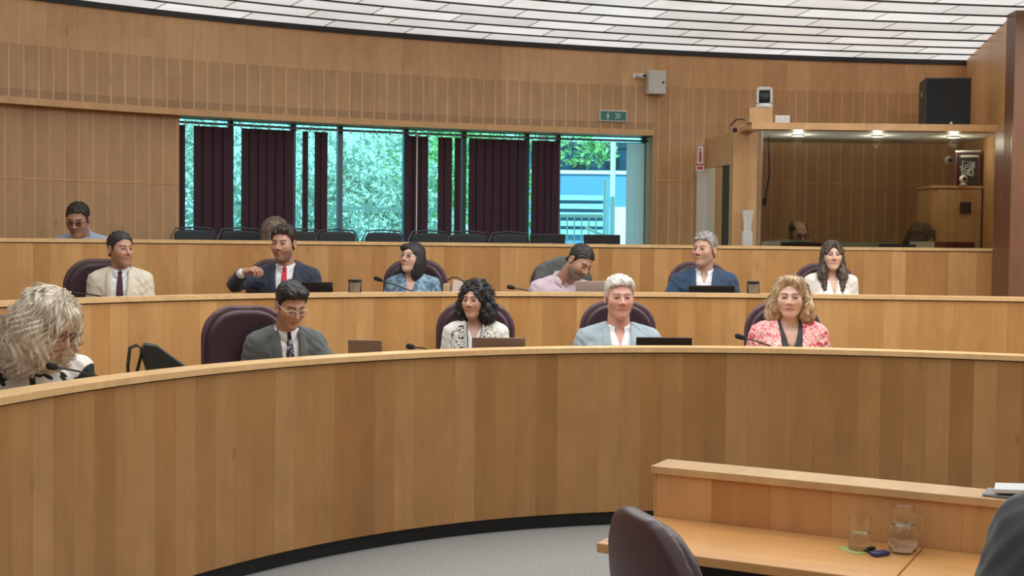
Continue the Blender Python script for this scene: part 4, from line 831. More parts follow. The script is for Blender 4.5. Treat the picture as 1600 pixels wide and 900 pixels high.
    if g['hair'] in ('curly', 'wavy', 'bigwavy', 'long', 'short') and g.get('wisps', 1):
        rg = np.random.default_rng(int(px)); st_ = g['hair']; nW = {'curly': 420, 'wavy': 260, 'bigwavy': 420, 'long': 160, 'short': 200}[st_]; pick = rg.choice(len(V), nW); VV, QQ, nn_ = [V], [Q], len(V); cen = np.array([0, .015, .0])
        for i_ in pick:
            p0 = V[i_]; nrm = p0 - cen * [1, 1, 1]; nrm = nrm / np.linalg.norm(nrm)
            if st_ in ('long', 'wavy', 'curly') and p0[1] < -.035 and p0[2] > (.02 if st_ != 'curly' else .2): continue
            if p0[1] < -.06 and abs(p0[0]) < .05 and p0[2] < .075: continue
            dn = np.array([0, 0, -1.]) if st_ != 'short' else np.array([.3 * nrm[0], 1.0, .1]); tg = dn - nrm * (dn @ nrm); tg = tg / (np.linalg.norm(tg) + 1e-6); bt_ = np.cross(nrm, tg); m_ = 9; Ls = {'curly': .035, 'wavy': .07, 'bigwavy': .09, 'long': .10, 'short': .028}[st_] * rg.uniform(.7, 1.3); hr = {'curly': .007, 'wavy': .006, 'bigwavy': .008, 'long': .0012, 'short': .001}[st_]; ph = rg.uniform(0, 6); fq = {'curly': 9, 'wavy': 5, 'bigwavy': 6, 'long': 2.5, 'short': 2}[st_]; tk = {'curly': .0026, 'wavy': .0030, 'bigwavy': .0036, 'long': .0024, 'short': .0022}[st_]
            tt_ = np.linspace(0, 1, m_); lift = {'curly': .006, 'wavy': .003, 'bigwavy': .004, 'long': .001, 'short': .0005}[st_]
            cl_ = p0 + nrm * lift + tg * (Ls * (tt_ - .3))[:, None] + bt_ * (hr * np.sin(tt_ * fq + ph))[:, None] + nrm * (hr * np.cos(tt_ * fq + ph) - Ls * .25 * (tt_ - .3) ** 2 * 2)[:, None]
            rr_ = tk * np.sin(np.clip(tt_ * .95 + .05, 0, 1) * PI) ** .5 + 1e-4; ring = [cl_ + (bt_ * math.cos(a_) + nrm * math.sin(a_)) * rr_[:, None] for a_ in (0, 2.09, 4.19)]; RV = np.stack(ring, 1).reshape(-1, 3)
            q_ = [(a_ * 3 + b_, a_ * 3 + (b_ + 1) % 3, (a_ + 1) * 3 + (b_ + 1) % 3, (a_ + 1) * 3 + b_) for a_ in range(m_ - 1) for b_ in range(3)]; VV.append(RV); QQ.append(np.array(q_) + nn_); nn_ += len(RV)
        V, Q = np.vstack(VV), np.vstack(QQ)
    np_obj('hair', (V * k) @ Rh.T + hc + zo, Q, g['hairm'], t)
    # clothes
    shirt = lambda P: np.minimum(smin(torso(P, g, .004), arms(P, g, .003, g.get('sleeve', 1.0)), .055) + fold(P, g.get('foldA', .003)), cap(P, (0, .02, -.03), (0, .012, .03), .066, .060) if g.get('collar') else 9)
    def neckcut(P, f, r, dz=0.0):
        dn = cap(P, (0, .015, -.02), hc + Rh @ np.array([0, .0, -.03]), r); return smax(f, -dn, .006)
    xr = max(.36, abs(g['armR'][0][0]) + .08, abs(g['armL'][0][0]) + .08, abs(g['armR'][1][0]) + .08); ylo = min(-.24, g['armR'][1][1] - .06, g['armL'][1][1] - .06); zlo = g['pel'][2] - .06; zhi = max(.07, g['armR'][1][2] + .08, g['armR'][0][2] + .08)
    vn = g.get('vneck')     # (half width at top, depth)
    top = g['top']; jk = g.get('jacket')
    def shirt_f(P):
        d = neckcut(P, shirt(P), g.get('nr', .062))
        if vn: hw = interp(P[:, 2], [-vn[1], .03], [0.0, vn[0]]); w_ = np.maximum(np.abs(P[:, 0]) - hw, P[:, 1] - .02); d = smax(d, -w_, .004)
        return d
    if True:
        V, Q = grid_mesh(shirt_f, (-xr, ylo, zlo), (xr, .20, zhi), g.get('cres', .008)); np_obj('shirt' if jk or g.get('collar') else 'top', V + zo, Q, top, t)
    if g.get('collar'):
        rr = []; cm_ = []
        hd_ = (hc - np.array([0, .02, 0.])); tilt = math.atan2(-hc[1] - .0, hc[2]); V = []; n = 30
        for i in range(n + 1):
            gp_ = g.get('gap', .16); a = -PI / 2 + (gp_ + (2 * PI - 2 * gp_) * i / n); f = abs(i / n * 2 - 1); fr = max(0, (f - .55) / .45)
            ca, sa = math.cos(a), math.sin(a); zt_ = .046 - .022 * fr; zb_ = .006 - .052 * fr ** 1.5
            for (r, z) in ((.0585, zt_ - .03), (.0600, zt_), (.0640, zt_ + .001), (.072 + .012 * fr, zb_), (.069 + .010 * fr, zb_ - .002)): V.append((r * ca, .010 - (zt_ * .25) + r * sa * (1.0 + .1 * fr), z))
        m = 5; Fc = [(i * m + j, i * m + j + 1, (i + 1) * m + j + 1, (i + 1) * m + j) for i in range(n) for j in range(m - 1)]
        mk('collar', np.array(V) + zo, Fc, g['collar'], t, smooth=True)
    sf = shirt_f
    if jk:
        vw, vd = g.get('vee', (.070, .34))
        def jac(P): return smin(torso(P, g, .016), arms(P, g, .010, g.get('jsleeve', .93)), .060) + fold(P, .0045)
        def jac_f(P):
            d = neckcut(P, jac(P), .070); hw = interp(P[:, 2], [-vd, -.12, .05], [0.004, vw * .80, vw]); w_ = np.maximum(np.abs(P[:, 0] - g.get('veex', 0)) - hw, P[:, 1] + .0 - interp(P[:, 2], [-.05, .03], [.0, .03])); d = smax(d, -w_, .003)
            if vd < .3 and g.get('openj'): pass
            return d
        V, Q = grid_mesh(jac_f, (-xr, ylo, zlo), (xr, .20, zhi), g.get('jres', .0075)); np_obj('jacket', V + zo, Q, jk, t)
        if not g.get('nolapel'):
            for sd in (-1, 1):
                rows = []
                for i in range(13):
                    u = i / 12; z = .030 + (-vd - .030) * u; hw = float(interp(z, [-vd, -.12, .05], [0.004, vw * .80, vw])); lw = float(interp(u, [0, .28, .30, .36, 1.0], [.030, .050, .034, .058, .010]))
                    rows.append([(sd * (hw - .002 + lw * j / 3) + g.get('veex', 0), z - .010 * (j / 3) * (1 - u)) for j in range(4)])
                patch('lapel', jac, rows, g.get('lapelm', jk), t, .006, .006, hs)
    tie = g.get('tie')
    if tie:
        sh_ = lambda P: shirt(P); rows = []
        for i in range(15):
            u = i / 14; z = .0 - .42 * u; hw = .016 + .022 * u if u > .08 else .020 - .05 * u; rows.append([(hw * j, z) for j in (-1, -.5, 0, .5, 1)])
        patch('tie', sh_, rows, tie, t, .006, .004, hs); q = MB().ball((0, float(drape(sh_, [(0, .0)], .010)[0][1]) + .002, .002), .018, 12, (1, .7, 1.0)).build('tie_knot', tie, t, True, Matrix.Translation((0, 0, hs)))
    if g.get('buttons'):
        P = drape(shirt, [(0, -.06 - .075 * i) for i in range(4)], .002)
        for p in P: MB().lathe([(.005, -.001), (.005, .002)], n=10).build('button', M['white'], t, mtx=Matrix.Translation((p[0], p[1], p[2] + hs)) @ Matrix.Rotation(PI / 2, 4, 'X'))
    V, Q = grid_mesh(lambda P: legs(P, g, .006) + fold(P, .003), (-.30, g['pel'][1] - .60, -hs + .05), (.30, g['pel'][1] + .20, g['pel'][2] + .14), .013); np_obj('trousers', V + zo, Q, g.get('trm', M['trous']), t)
    V, Q = grid_mesh(lambda P: shoes(P, g), (-.22, g['pel'][1] - .66, -hs - .01), (.22, g['pel'][1] - .33, -hs + .12), .009)
    for sd in (-1, 1):
        m = (V[:, 0] * sd > 0)[Q].all(1); np_obj('shoe', V + zo, Q[m], M['shoe'], t)
    T4 = Matrix([[*(Rh[0] * k), hc[0]], [*(Rh[1] * k), hc[1]], [*(Rh[2] * k), hc[2] + hs], [0, 0, 0, 1]])
    gl = g.get('glasses')
    if gl:
        w_, h_, rr = gl.get('w', .0235), gl.get('h', .017), gl.get('r', .0014); q = MB()
        for sd in (-1, 1):
            pts = [(sd * .031 + w_ * math.copysign(abs(math.cos(a)) ** .75, math.cos(a)), -.102 + abs(math.cos(a)) * .002 + (.004 if math.cos(a) * sd > 0 else 0), .006 + h_ * math.copysign(abs(math.sin(a)) ** .75, math.sin(a))) for a in np.linspace(0, 2 * PI, 25)]
            if not gl.get('rimless'): q.tube(pts, rr, 6)
            else: q.tube(pts[0:13], rr, 6)
            q.tube([(sd * (.031 + w_), -.098, .012), (sd * .068 * g.get('face_w', 1), -.075, .012), (sd * .079 * g.get('face_w', 1), -.02, .012), (sd * .080 * g.get('face_w', 1), .014, .008)], rr, 6)
        q.tube([(-.008, -.103, .010), (0, -.107, .013), (.008, -.103, .010)], rr, 6); fm = q.build('glasses_frame', gl['m'], t, True, T4)
        for sd in (() if gl.get('nolens') else (-1, 1)): MB().box(sd * .031 - w_ * .9, sd * .031 + w_ * .9, -.1035, -.1025, .006 - h_ * .9, .006 + h_ * .9).build('lens', M['glassl'], fm, mtx=T4)
    er = g.get('earring')
    if er:
        for sd in (-1, 1):
            q = MB(); c = (sd * .080 * g.get('face_w', 1), -.008, -.045)
            if er == 'hoop': pts = [(c[0] + .003 * math.sin(a), c[1] + .019 * math.cos(a), c[2] - .012 + .024 * math.sin(a)) for a in np.linspace(0, 2 * PI, 19)]; q.tube(pts, .006, 8); q.ball((c[0], c[1], c[2] - .012), .008, 10)
            elif er == 'drop': q.ball(c, .008, 10).tube([(c[0], c[1], c[2] - .006), (c[0], c[1] - .004, c[2] - .028)], .006, 8)
            else: q.ball(c, .0075, 10)
            q.build('earring', M['pearl'], t, True, T4)
    return t, g, hs, shirt, T4
M['trous'] = plain('dark_trouser_cloth', (.03, .032, .04), .85, bump=.3, bscale=300); M['shoe'] = plain('black_shoe_leather', (.012, .011, .011), .3); M['pearl'] = plain('pearl', (.80, .76, .68), .25)
def cloth(name, col, bs=420, var=.12, rough=.85): return plain(name, col, rough, bump=.35, bscale=bs, var=var, sheen=.15)
SKN = (.54, .315, .225); SKL = (.62, .40, .31); SKT = (.47, .265, .18); SKR = (.60, .32, .25)
hdk = hair_mat('black_hair', (.006, .006, .008), (.022, .020, .022)); hbr = hair_mat('dark_brown_hair', (.015, .010, .008), (.055, .036, .026)); hgr = hair_mat('grey_hair', (.16, .15, .14), (.42, .40, .38)); hwh = hair_mat('white_hair', (.40, .38, .35), (.72, .69, .64)); hbl = hair_mat('blonde_hair', (.24, .155, .08), (.58, .42, .25), 45); hpl = hair_mat('pale_blonde_hair', (.52, .43, .33), (.88, .80, .68), 40); hcb = hair_mat('brown_long_hair', (.022, .014, .010), (.10, .062, .042)); hds = hair_mat('dark_short_hair', (.012, .011, .010), (.04, .036, .032)); hlb = hair_mat('light_brown_hair', (.10, .075, .05), (.26, .20, .15))
wsh = cloth('white_shirt_cotton', (.74, .74, .76)); M['gold'] = plain('gold_metal', (.70, .48, .22), .25, .9)
def add(*a): return person("person", *a)
# ------------------------------------------------------------------ the people
# front row
add('person with long pale blonde wavy hair, left end of the front row', 76, 506, c1, FL1, dict(hpx=100, skin=SKL, hair='bigwavy', hairm=hpl, hres=.0038, yaw=72, pitch=34, body=35, ho=(.0, -.15, 0.150), lean=.14, fem=1, top=pattern_mat('white_black_blouse', 0, ((.70, .67, .64), (.70, .67, .64), (.012, .016, .018)), 7.5, thr=(.3, .56)), brow=(.2, .13, .08), armR=((-.24, -.10, -.30), (-.10, -.34, -.36)), armL=((.24, -.10, -.30), (.10, -.34, -.36)), glasses=dict(m=M['blackgl'], r=.0016, nolens=1), foldA=.005, bulk=1.02))
add('person with pale glasses in a dark grey suit looking down, front row', 454, 477, c1, FL1, dict(hpx=70, desk=('armL',), skin=SKT, hair='short', hairm=hdk, hair_th=.013, quiff=.02, yaw=33, pitch=26, body=24, ho=(.0, -.10, 0.170), lean=.10, top=wsh, jacket=cloth('dark_grey_suit', (.085, .092, .09)), collar=wsh, tie=pattern_mat('striped_tie', 0, ((.02, .022, .035), (.25, .25, .28)), 22, thr=(.56,)), brow=(.012, .01, .01), eye=.0022, glasses=dict(m=plain('pale_gold_frame', (.62, .56, .46), .3, .3), w=.025, h=.014, r=.0017), vee=(.060, .36), armR=((-.25, -.08, -.30), (-.16, -.34, -.33)), armL=((.24, -.10, -.28), (.20, -.36, -.33))))
cv = add('person with a big cloud of curly black hair and a black and white embroidered vest', 742, 470, c1, FL1, dict(hpx=58, skin=SKN, hair='curly', hairm=hdk, hres=.0036, yaw=-22, pitch=2, body=-4, ho=(-.005, -.02, 0.170), lean=-.03, fem=1, top=wsh, vneck=(.055, .11), brow=(.03, .02, .015), eye=.003, earring='hoop', jacket=cloth('cream_blouse_sleeve', (.70, .68, .62)), nolapel=1, vee=(.062, .40), shw=.158, armR=((-.235, -.02, -.30), (-.20, -.28, -.36)), armL=((.225, -.04, -.30), (.14, -.30, -.36)), chest_z=-.17))
add('person with white hair in a pale blue blazer and open white shirt', 968, 466, c1, FL1, dict(hpx=67, skin=SKR, hair='short', hairm=hwh, hair_th=.011, quiff=.006, vol=.004, yaw=5, pitch=2, body=0, ho=(0, -.03, 0.190), lean=-.02, top=wsh, jacket=cloth('pale_blue_blazer', (.31, .385, .43)), collar=wsh, gap=.42, vneck=(.040, .085), buttons=1, brow=(.30, .26, .22), eye=.0026, vee=(.068, .42), bulk=1.10, face_w=1.05, jaw=1.1, neck=.062, shw=.185, armR=((-.275, -.03, -.30), (-.20, -.28, -.38)), armL=((.275, -.03, -.30), (.20, -.28, -.38)), chest_z=-.13))
add('person with wavy blonde hair in a pink and red patterned jacket, front row', 1235, 466, c1, FL1, dict(hpx=64, skin=SKL, hair='wavy', hairm=hbl, hres=.0038, yaw=-14, pitch=2, body=-3, ho=(0, -.03, 0.170), lean=.02, fem=1, top=cloth('charcoal_top', (.04, .042, .045)), vneck=(.060, .17), jacket=pattern_mat('pink_leaf_print', 0, ((.62, .05, .10), (.78, .55, .50), (.72, .16, .20), (.80, .62, .56)), 24, thr=(.42, .50, .57)), vee=(.075, .40), lapelm=None, nolapel=1, brow=(.12, .07, .04), lip=(.42, .12, .11), earring='drop', bulk=1.10, face_w=1.08, shw=.172, armR=((-.27, -.03, -.29), (-.20, -.28, -.36)), armL=((.27, -.03, -.29), (.20, -.28, -.36)), chest_z=-.20, eye=.0038))
_t, _g, _hs, _sh, _T = cv
M['embr'] = pattern_mat('black_white_embroidery', 0, ((.70, .68, .60), (.012, .012, .016), (.66, .64, .56), (.30, .29, .25)), 27, thr=(.43, .53, .62))
M['trimw'] = pattern_mat('grey_vest_edging', 0, ((.50, .49, .42), (.30, .29, .26)), 160, thr=(.5,))
_j = lambda P: smin(torso(P, _g, .018), arms(P, _g, .013, .93), .035)
for sd in (-1, 1):
    rows = [[(sd * (w0 + (w1 - w0) * j / 4), z - .012 * j / 4) for j in range(5)] for z, w0, w1 in ((.010, .062, .140), (-.03, .060, .155), (-.08, .050, .160), (-.12, .050, .160), (-.17, .052, .158), (-.24, .058, .156), (-.32, .066, .152))]
    patch('vest', _j, rows, M['embr'], _t, .006, .004, _hs)
    rows = [[(sd * (w0 + .018 * j / 2), z) for j in range(3)] for z, w0 in ((.014, .052), (-.03, .052), (-.08, .042), (-.12, .040), (-.17, .042), (-.24, .048), (-.32, .056))]
    patch('vest_edging', _j, rows, M['trimw'], _t, .008, .003, _hs)
    rows = [[(sd * (w0 - .001 - .004 * j), z) for j in range(2)] for z, w0 in ((.014, .052), (-.03, .052), (-.08, .042), (-.12, .040), (-.17, .042), (-.24, .048), (-.32, .056))]
    patch('vest_piping', _j, rows, M['black'], _t, .009, .003, _hs)
# middle row
add('person in a cream suit and dark purple tie looking to the right', 188, 390, c2, FL2, dict(hpx=55, skin=SKT, hair='short', hairm=hds, hair_th=.009, yaw=48, pitch=3, body=14, ho=(0, -.03, 0.170), lean=.02, top=wsh, jacket=cloth('cream_suit', (.66, .60, .49)), collar=wsh, tie=cloth('dark_purple_tie', (.06, .018, .04)), vee=(.062, .40), brow=(.02, .015, .012), eye=.003, beard=.25, line=[.088, .082, .064, .036, -.012, .022, .0, -.055, -.06], bulk=.93, shw=.160, armR=((-.225, -.03, -.30), (-.18, -.28, -.38)), armL=((.225, -.06, -.29), (.22, -.32, -.36))))
add('person in a navy suit and red tie raising one curled hand, middle row', 443, 381, c2, FL2, dict(hpx=56, skin=SKT, hair='short', hairm=hbr, hair_th=.012, quiff=.010, vol=.002, yaw=-12, pitch=6, body=2, ho=(-.01, -.06, 0.180), lean=.04, top=wsh, jacket=cloth('navy_suit', (.022, .030, .055)), collar=wsh, tie=cloth('red_tie', (.50, .03, .05)), vee=(.070, .40), brow=(.025, .018, .014), eye=.003, beard=.55, beardc=(.08, .05, .035), shw=.178, armR=((-.33, -.12, -.10), (-.255, -.31, -.02)), jsleeve=.80, hands={'armR': dict(dir=(.80, -.25, .30), up=(-.15, -.2, 1), f=(.75, .9, 1.0, 1.05), res=.003, thumb=((.055, .050, -.035), (.082, .036, -.052)))}, armL=((.27, -.05, -.30), (.17, -.30, -.40))))
add('person with a black bob and glasses in a pale denim shirt, middle row', 644, 403, c2, FL2, dict(hpx=49, skin=SKL, hair='bob', hairm=hdk, hres=.0038, yaw=-30, pitch=-6, roll=4, body=-8, ho=(.0, -.03, 0.160), lean=.02, fem=1, top=pattern_mat('faded_denim', 0, ((.09, .17, .25), (.17, .28, .37), (.26, .38, .47)), 16, thr=(.45, .58)), vneck=(.058, .15), brow=(.02, .015, .015), lip=(.5, .16, .15), glasses=dict(m=M['silver'], w=.025, h=.015, rimless=1), earring='stud', shw=.165, chest_z=-.18, armR=((-.25, -.05, -.27), (-.16, -.30, -.36)), armL=((.25, -.05, -.27), (.16, -.30, -.36)), bulk=1.05, foldA=.005))
add('person with grey beard in a pink shirt bending over a silver laptop', 905, 409, c2, FL2, dict(hpx=54, skin=SKT, hair='short', hairm=hds, hair_th=.008, yaw=38, pitch=36, roll=14, body=10, ho=(.10, -.15, 0.145), lean=.12, top=cloth('pale_pink_shirt', (.66, .52, .60)), collar=cloth('pale_pink_collar', (.68, .55, .62)), brow=(.03, .02, .02), eye=.0018, beard=.75, beardc=(.16, .14, .13), armR=((-.27, -.06, -.28), (-.16, -.32, -.34)), armL=((.24, -.10, -.26), (.15, -.34, -.34)), buttons=1, shw=.175, foldA=.0045))
add('person with grey hair in a blue blazer and open white shirt looking to the left', 1101, 391, c2, FL2, dict(hpx=53, desk=('armR',), skin=SKN, hair='short', hairm=hgr, hair_th=.011, vol=.002, yaw=-38, pitch=0, body=-10, ho=(0, -.03, 0.180), lean=.02, top=wsh, jacket=cloth('blue_blazer', (.026, .055, .11)), collar=wsh, gap=.40, vneck=(.036, .075), vee=(.066, .44), brow=(.15, .12, .10), eye=.003, beard=.12, beardc=(.3, .27, .25), shw=.182, armR=((-.29, -.08, -.28), (-.26, -.34, -.36)), armL=((.27, -.03, -.30), (.16, -.28, -.38)), chest_z=-.13, bulk=1.04))
add('person with very long dark brown hair in a white top, middle row', 1300, 400, c2, FL2, dict(hpx=48, skin=SKL, hair='long', hairm=hcb, hres=.0038, yaw=-3, pitch=-1, body=0, ho=(0, -.02, 0.160), lean=-.02, fem=1, top=cloth('white_knit_top', (.74, .71, .67)), vneck=(.055, .16), brow=(.02, .014, .012), lip=(.5, .2, .18), shw=.165, sleeve=.5, chest_z=-.19, armR=((-.23, -.04, -.29), (-.14, -.28, -.38)), armL=((.23, -.06, -.29), (.06, -.30, -.36))))
# rear row and booth
add('person with dark glasses in a light blue shirt, left of the rear row', 122, 344, c3, FL3, dict(hpx=53, skin=SKT, hair='short', hairm=hds, hair_th=.010, yaw=2, pitch=20, body=4, ho=(0, -.12, 0.125), lean=.06, top=cloth('light_blue_shirt', (.42, .52, .72)), collar=cloth('light_blue_collar', (.48, .58, .76)), brow=(.02, .016, .014), eye=.002, glasses=dict(m=M['blackgl'], r=.0019, w=.024, h=.014), armR=((-.25, -.05, -.29), (-.15, -.30, -.36)), armL=((.25, -.05, -.29), (.15, -.30, -.36)), res=.0048, hres=.0048))
add('person with long fair hair turned away, seen behind the man raising his hand', 433, 364, 10.3, FL3 + .272, dict(hpx=50, skin=SKN, hair='backlong', hairm=hlb, yaw=150, pitch=0, body=150, ho=(0, -.03, 0.170), lean=.02, fem=1, top=cloth('grey_knit', (.12, .12, .13)), res=.0055, hres=.0046))
add('bald person with black glasses sitting behind the booth glass', 1247, 367, 11.3, FL3, dict(hpx=44, skin=(.42, .24, .16), hair='bald', hairm=hds, hair_th=.006, yaw=12, pitch=14, body=5, ho=(0, -.05, 0.170), lean=.03, top=cloth('dark_polo', (.03, .03, .035)), collar=M['black'], glasses=dict(m=M['blackgl'], r=.002), brow=(.03, .02, .015), s=1.0, res=.0055, hres=.005))
add('person with curly dark hair partly hidden by the booth cupboard', 1441, 376, 11.1, FL3, dict(hpx=44, skin=(.42, .24, .16), hair='curly', hairm=hbr, yaw=40, pitch=25, body=20, ho=(0, -.08, 0.160), lean=.06, fem=1, top=cloth('mauve_top', (.14, .09, .10)), s=.92, res=.0055, hres=.005))
# foreground, bottom right
add('person in a grey suit seen from behind at the bottom right corner', 1768, 640, 2.46, 0.0, dict(s=1.0, skin=SKN, hair='short', hairm=hds, hair_th=.010, yaw=170, pitch=0, body=168, ho=(0, -.04, 0.180), lean=.03, top=wsh, jacket=cloth('mid_grey_suit', (.11, .118, .128)), collar=wsh, vee=(.062, .36), nolapel=1, shw=.19, armR=((-.28, -.04, -.31), (-.16, -.30, -.30)), armL=((.30, -.12, -.29), (.16, -.36, -.27)), res=.005, hres=.005, jres=.006))
# ------------------------------------------------------------------ burgundy chairs behind the benches
M['leather'] = plain('burgundy_leather', (.040, .016, .024), .42, bump=.25, bscale=140, var=.15); M['piping'] = plain('burgundy_piping', (.085, .040, .050), .4)
def make_chair(label, w2=.235, ztop_=1.13):
    t = empty('office_chair', (0, 0, 0), 0, label, 'chair')
    def outline(P, gx=0.0):
        x, z = np.abs(P[:, 0]), P[:, 2]; zc_, hz = (.50 + ztop_) / 2, (ztop_ - .50) / 2 + gx; hw = w2 + gx - .03 * np.clip((.8 - z) / .3, 0, 1); r = np.where(z > zc_, .17, .06); r = np.minimum(r, hw)
        qx, qz = x - hw + r, np.abs(z - zc_) - hz + r; return np.hypot(np.maximum(qx, 0), np.maximum(qz, 0)) + np.minimum(np.maximum(qx, qz), 0) - r
    def yb(P): return .02 - .55 * P[:, 0] ** 2 + .10 * (P[:, 2] - .5) + .03 * np.sin((P[:, 2] - .5) * 5)
    def back(P): return smax(outline(P, -.022), np.abs(P[:, 1] - .19 - yb(P) + .012) - .030, .03)
    def pad(P): d = back(P); g_ = np.abs(P[:, 2] - .76) - .006; return smax(d, -np.maximum(g_, P[:, 1] - .165 - yb(P)), .008)
    def shell(P): return smax(outline(P), np.abs(P[:, 1] - .19 - yb(P) - .022) - .020, .016)
    lo, hi = (-.30, .0, .44), (.30, .36, ztop_ + .06)
    V, Q = grid_mesh(pad, lo, hi, .011); np_obj('backrest', V, Q, M['leather'], t); V, Q = grid_mesh(shell, lo, hi, .011); np_obj('back_shell', V, Q, M['piping'], t)
    def seat(P): q = np.abs(P - np.array([0, -.03, .43])) - np.array([.235, .235, .045]) + .04; return np.sqrt((np.maximum(q, 0) ** 2).sum(1)) + np.minimum(q.max(1), 0) - .04
    V, Q = grid_mesh(seat, (-.27, -.30, .36), (.27, .24, .50), .014); np_obj('seat', V, Q, M['leather'], t)
    for sd in (-1, 1): MB().tube([(sd * .22, .17, .42), (sd * .27, .15, .52), (sd * .275, .10, .63), (sd * .27, -.12, .64), (sd * .265, -.16, .60)], [.014, .014, .02, .02, .014], 10).build('armrest', M['blackgl'], t, True)
    MB().tube([(0, 0, .07), (0, 0, .40)], .03, 14).build('column', M['blackgl'], t, True)
    for k in range(5):
        a = 2 * PI * k / 5 + .3; MB().tube([(0, 0, .11), (.28 * math.cos(a), .28 * math.sin(a), .07)], [.03, .018], 8).build('leg', M['blackgl'], t, True); MB().ball((.28 * math.cos(a), .28 * math.sin(a), .03), .029, 10).build('caster', M['blackgl'], t, True)
    return t
def copy_tree(o, parent=None):
    c = o.copy(); C.objects.link(c); c.parent = parent
    for ch in list(o.children): copy_tree(ch, c)
    return c
chair0 = None
for x, d, fl, cc, rz, lab in ((8, .98, FL1, c1, 35, 'burgundy office chair of the pale blonde person at the left edge'), (402, .88, FL1, c1, 24, 'burgundy high backed office chair behind the dark grey suit'), (737, .93, FL1, c1, -4, 'burgundy office chair behind the person with curly black hair'), (973, .98, FL1, c1, 0, 'burgundy office chair behind the pale blue blazer'), (1237, .96, FL1, c1, -3, 'burgundy office chair behind the pink patterned jacket'),
                              (160, .90, FL2, c2, 18, 'burgundy office chair behind the cream suit'), (430, .98, FL2, c2, 4, 'burgundy office chair behind the raised arm in the navy suit'), (643, .94, FL2, c2, -2, 'burgundy office chair behind the black bob and denim shirt'), (884, .94, FL2, c2, 4, 'burgundy office chair under the draped grey jacket'), (1101, 1.0, FL2, c2, 0, 'burgundy office chair behind the blue blazer'), (1303, .93, FL2, c2, 0, 'burgundy office chair behind the very long brown hair')):
    q = offs(cc, d - .17); i = idx(q, x)
    if chair0 is None: chair0 = make_chair(lab); o = chair0
    else: o = copy_tree(chair0); o['label'] = lab
    o['group'] = 'burgundy chairs behind the benches'; o.location = (PY(x, 380, q[i][1]).x, q[i][1], fl); o.rotation_euler = (0, 0, math.radians(rz))
    if 'draped' in lab: jx = o
# jacket over the back of a chair
def drp(P):
    x, y, z = P.T; yc = .24 + .05 * (z - .6) * 1.0; w_ = .205 - .05 * np.clip((z - .95) / .2, 0, 1); d = np.maximum(np.maximum(np.abs(x) - w_, np.abs(y - yc) - .085 + .01 * np.sin(x * 40)), np.maximum(z - 1.150 + .8 * x * x + .3 * np.abs(x), .62 - z)); return d - .012 + fold(P, .006)
V, Q = grid_mesh(drp, (-.32, .08, .55), (.32, .42, 1.25), .011); o = np_obj('draped_jacket', V, Q, cloth('grey_green_jacket', (.105, .12, .11))); o.location = jx.location; o.rotation_euler = jx.rotation_euler; tag(o, 'grey green jacket hung over the chair back behind the pink shirt', 'jacket')
# ------------------------------------------------------------------ folding chairs by the window
M['dframe'] = plain('dark_metal_tube', (.10, .11, .12), .35, .6); M['foldp'] = plain('blue_black_padding', (.018, .026, .032), .55); 
def make_fold(label):
    t = empty('folding_chair', (0, 0, 0), 0, label, 'folding chair', 'folding chairs along the window')
    def bk(P): x, y, z = P.T; yc = .17 - .5 * x * x; a = np.abs(x) - .165; b = np.abs(z - .78 + .25 * x * x) - .062; r = .045; q = np.hypot(np.maximum(a + r, 0), np.maximum(b + r, 0)) + np.minimum(np.maximum(a, b) + r, 0) - r; return smax(q, np.abs(y - yc) - .012, .01)
    V, Q = grid_mesh(bk, (-.22, .08, .66), (.22, .22, .90), .009); np_obj('backrest', V, Q, M['foldp'], t)
    MB().box(-.19, .19, -.20, .15, .43, .455, .012).build('seat', M['foldp'], t)
    MB().tube([(-.20, .17, .0), (-.195, .16, .45), (-.185, .165, .78), (-.15, .17, .85), (0, .18, .862), (.15, .17, .85), (.185, .165, .78), (.195, .16, .45), (.20, .17, 0)], .007, 8).build('back_frame', M['dframe'], t, True)
    for sd in (-1, 1): MB().tube([(sd * .18, -.22, .0), (sd * .18, .0, .44), (sd * .185, .14, .62)], .010, 8).build('leg', M['dframe'], t, True)
    return t
f0 = None
for x, l in ((313, 'black folding chair at the left edge of the window'), (385, 'black folding chair left of the long fair hair'), (478, 'black folding chair right of the long fair hair'), (535, 'black folding chair left of the open tree view'), (608, 'black folding chair in front of the pale tree view'), (679, 'black folding chair beside the white blind rod'), (740, 'black folding chair before the gap left of the widest dark blind'), (804, 'black folding chair in front of the widest dark blind')):
    q = offs(cw, -.42); i = idx(q, x)
    if f0 is None: f0 = make_fold(l); o = f0
    else: o = copy_tree(f0); o['label'] = l
    t_ = q[i + 1] - q[i - 1]; o.location = (PY(x, 380, q[i][1]).x, q[i][1], FL3 + .285); o.rotation_euler = (0, 0, math.atan2(t_[1], t_[0]))
for px_, Yp, fl_, rz_, l in ((122, None, FL3, 4, 'folding chair under the light blue shirt'), (1247, 11.3, FL3, 5, 'folding chair under the bald person in the booth'), (1441, 11.1, FL3, 20, 'folding chair under the curly haired person in the booth')):
    Yp = seat_y(c3, 122) if Yp is None else Yp; o = copy_tree(f0); o['label'] = l; o['group'] = 'folding chairs in use'; r_ = math.radians(rz_); o.location = (PY(px_, 380, Yp).x - math.sin(r_) * .12, Yp + .12 * math.cos(r_), fl_ + .002); o.rotation_euler = (0, 0, r_)
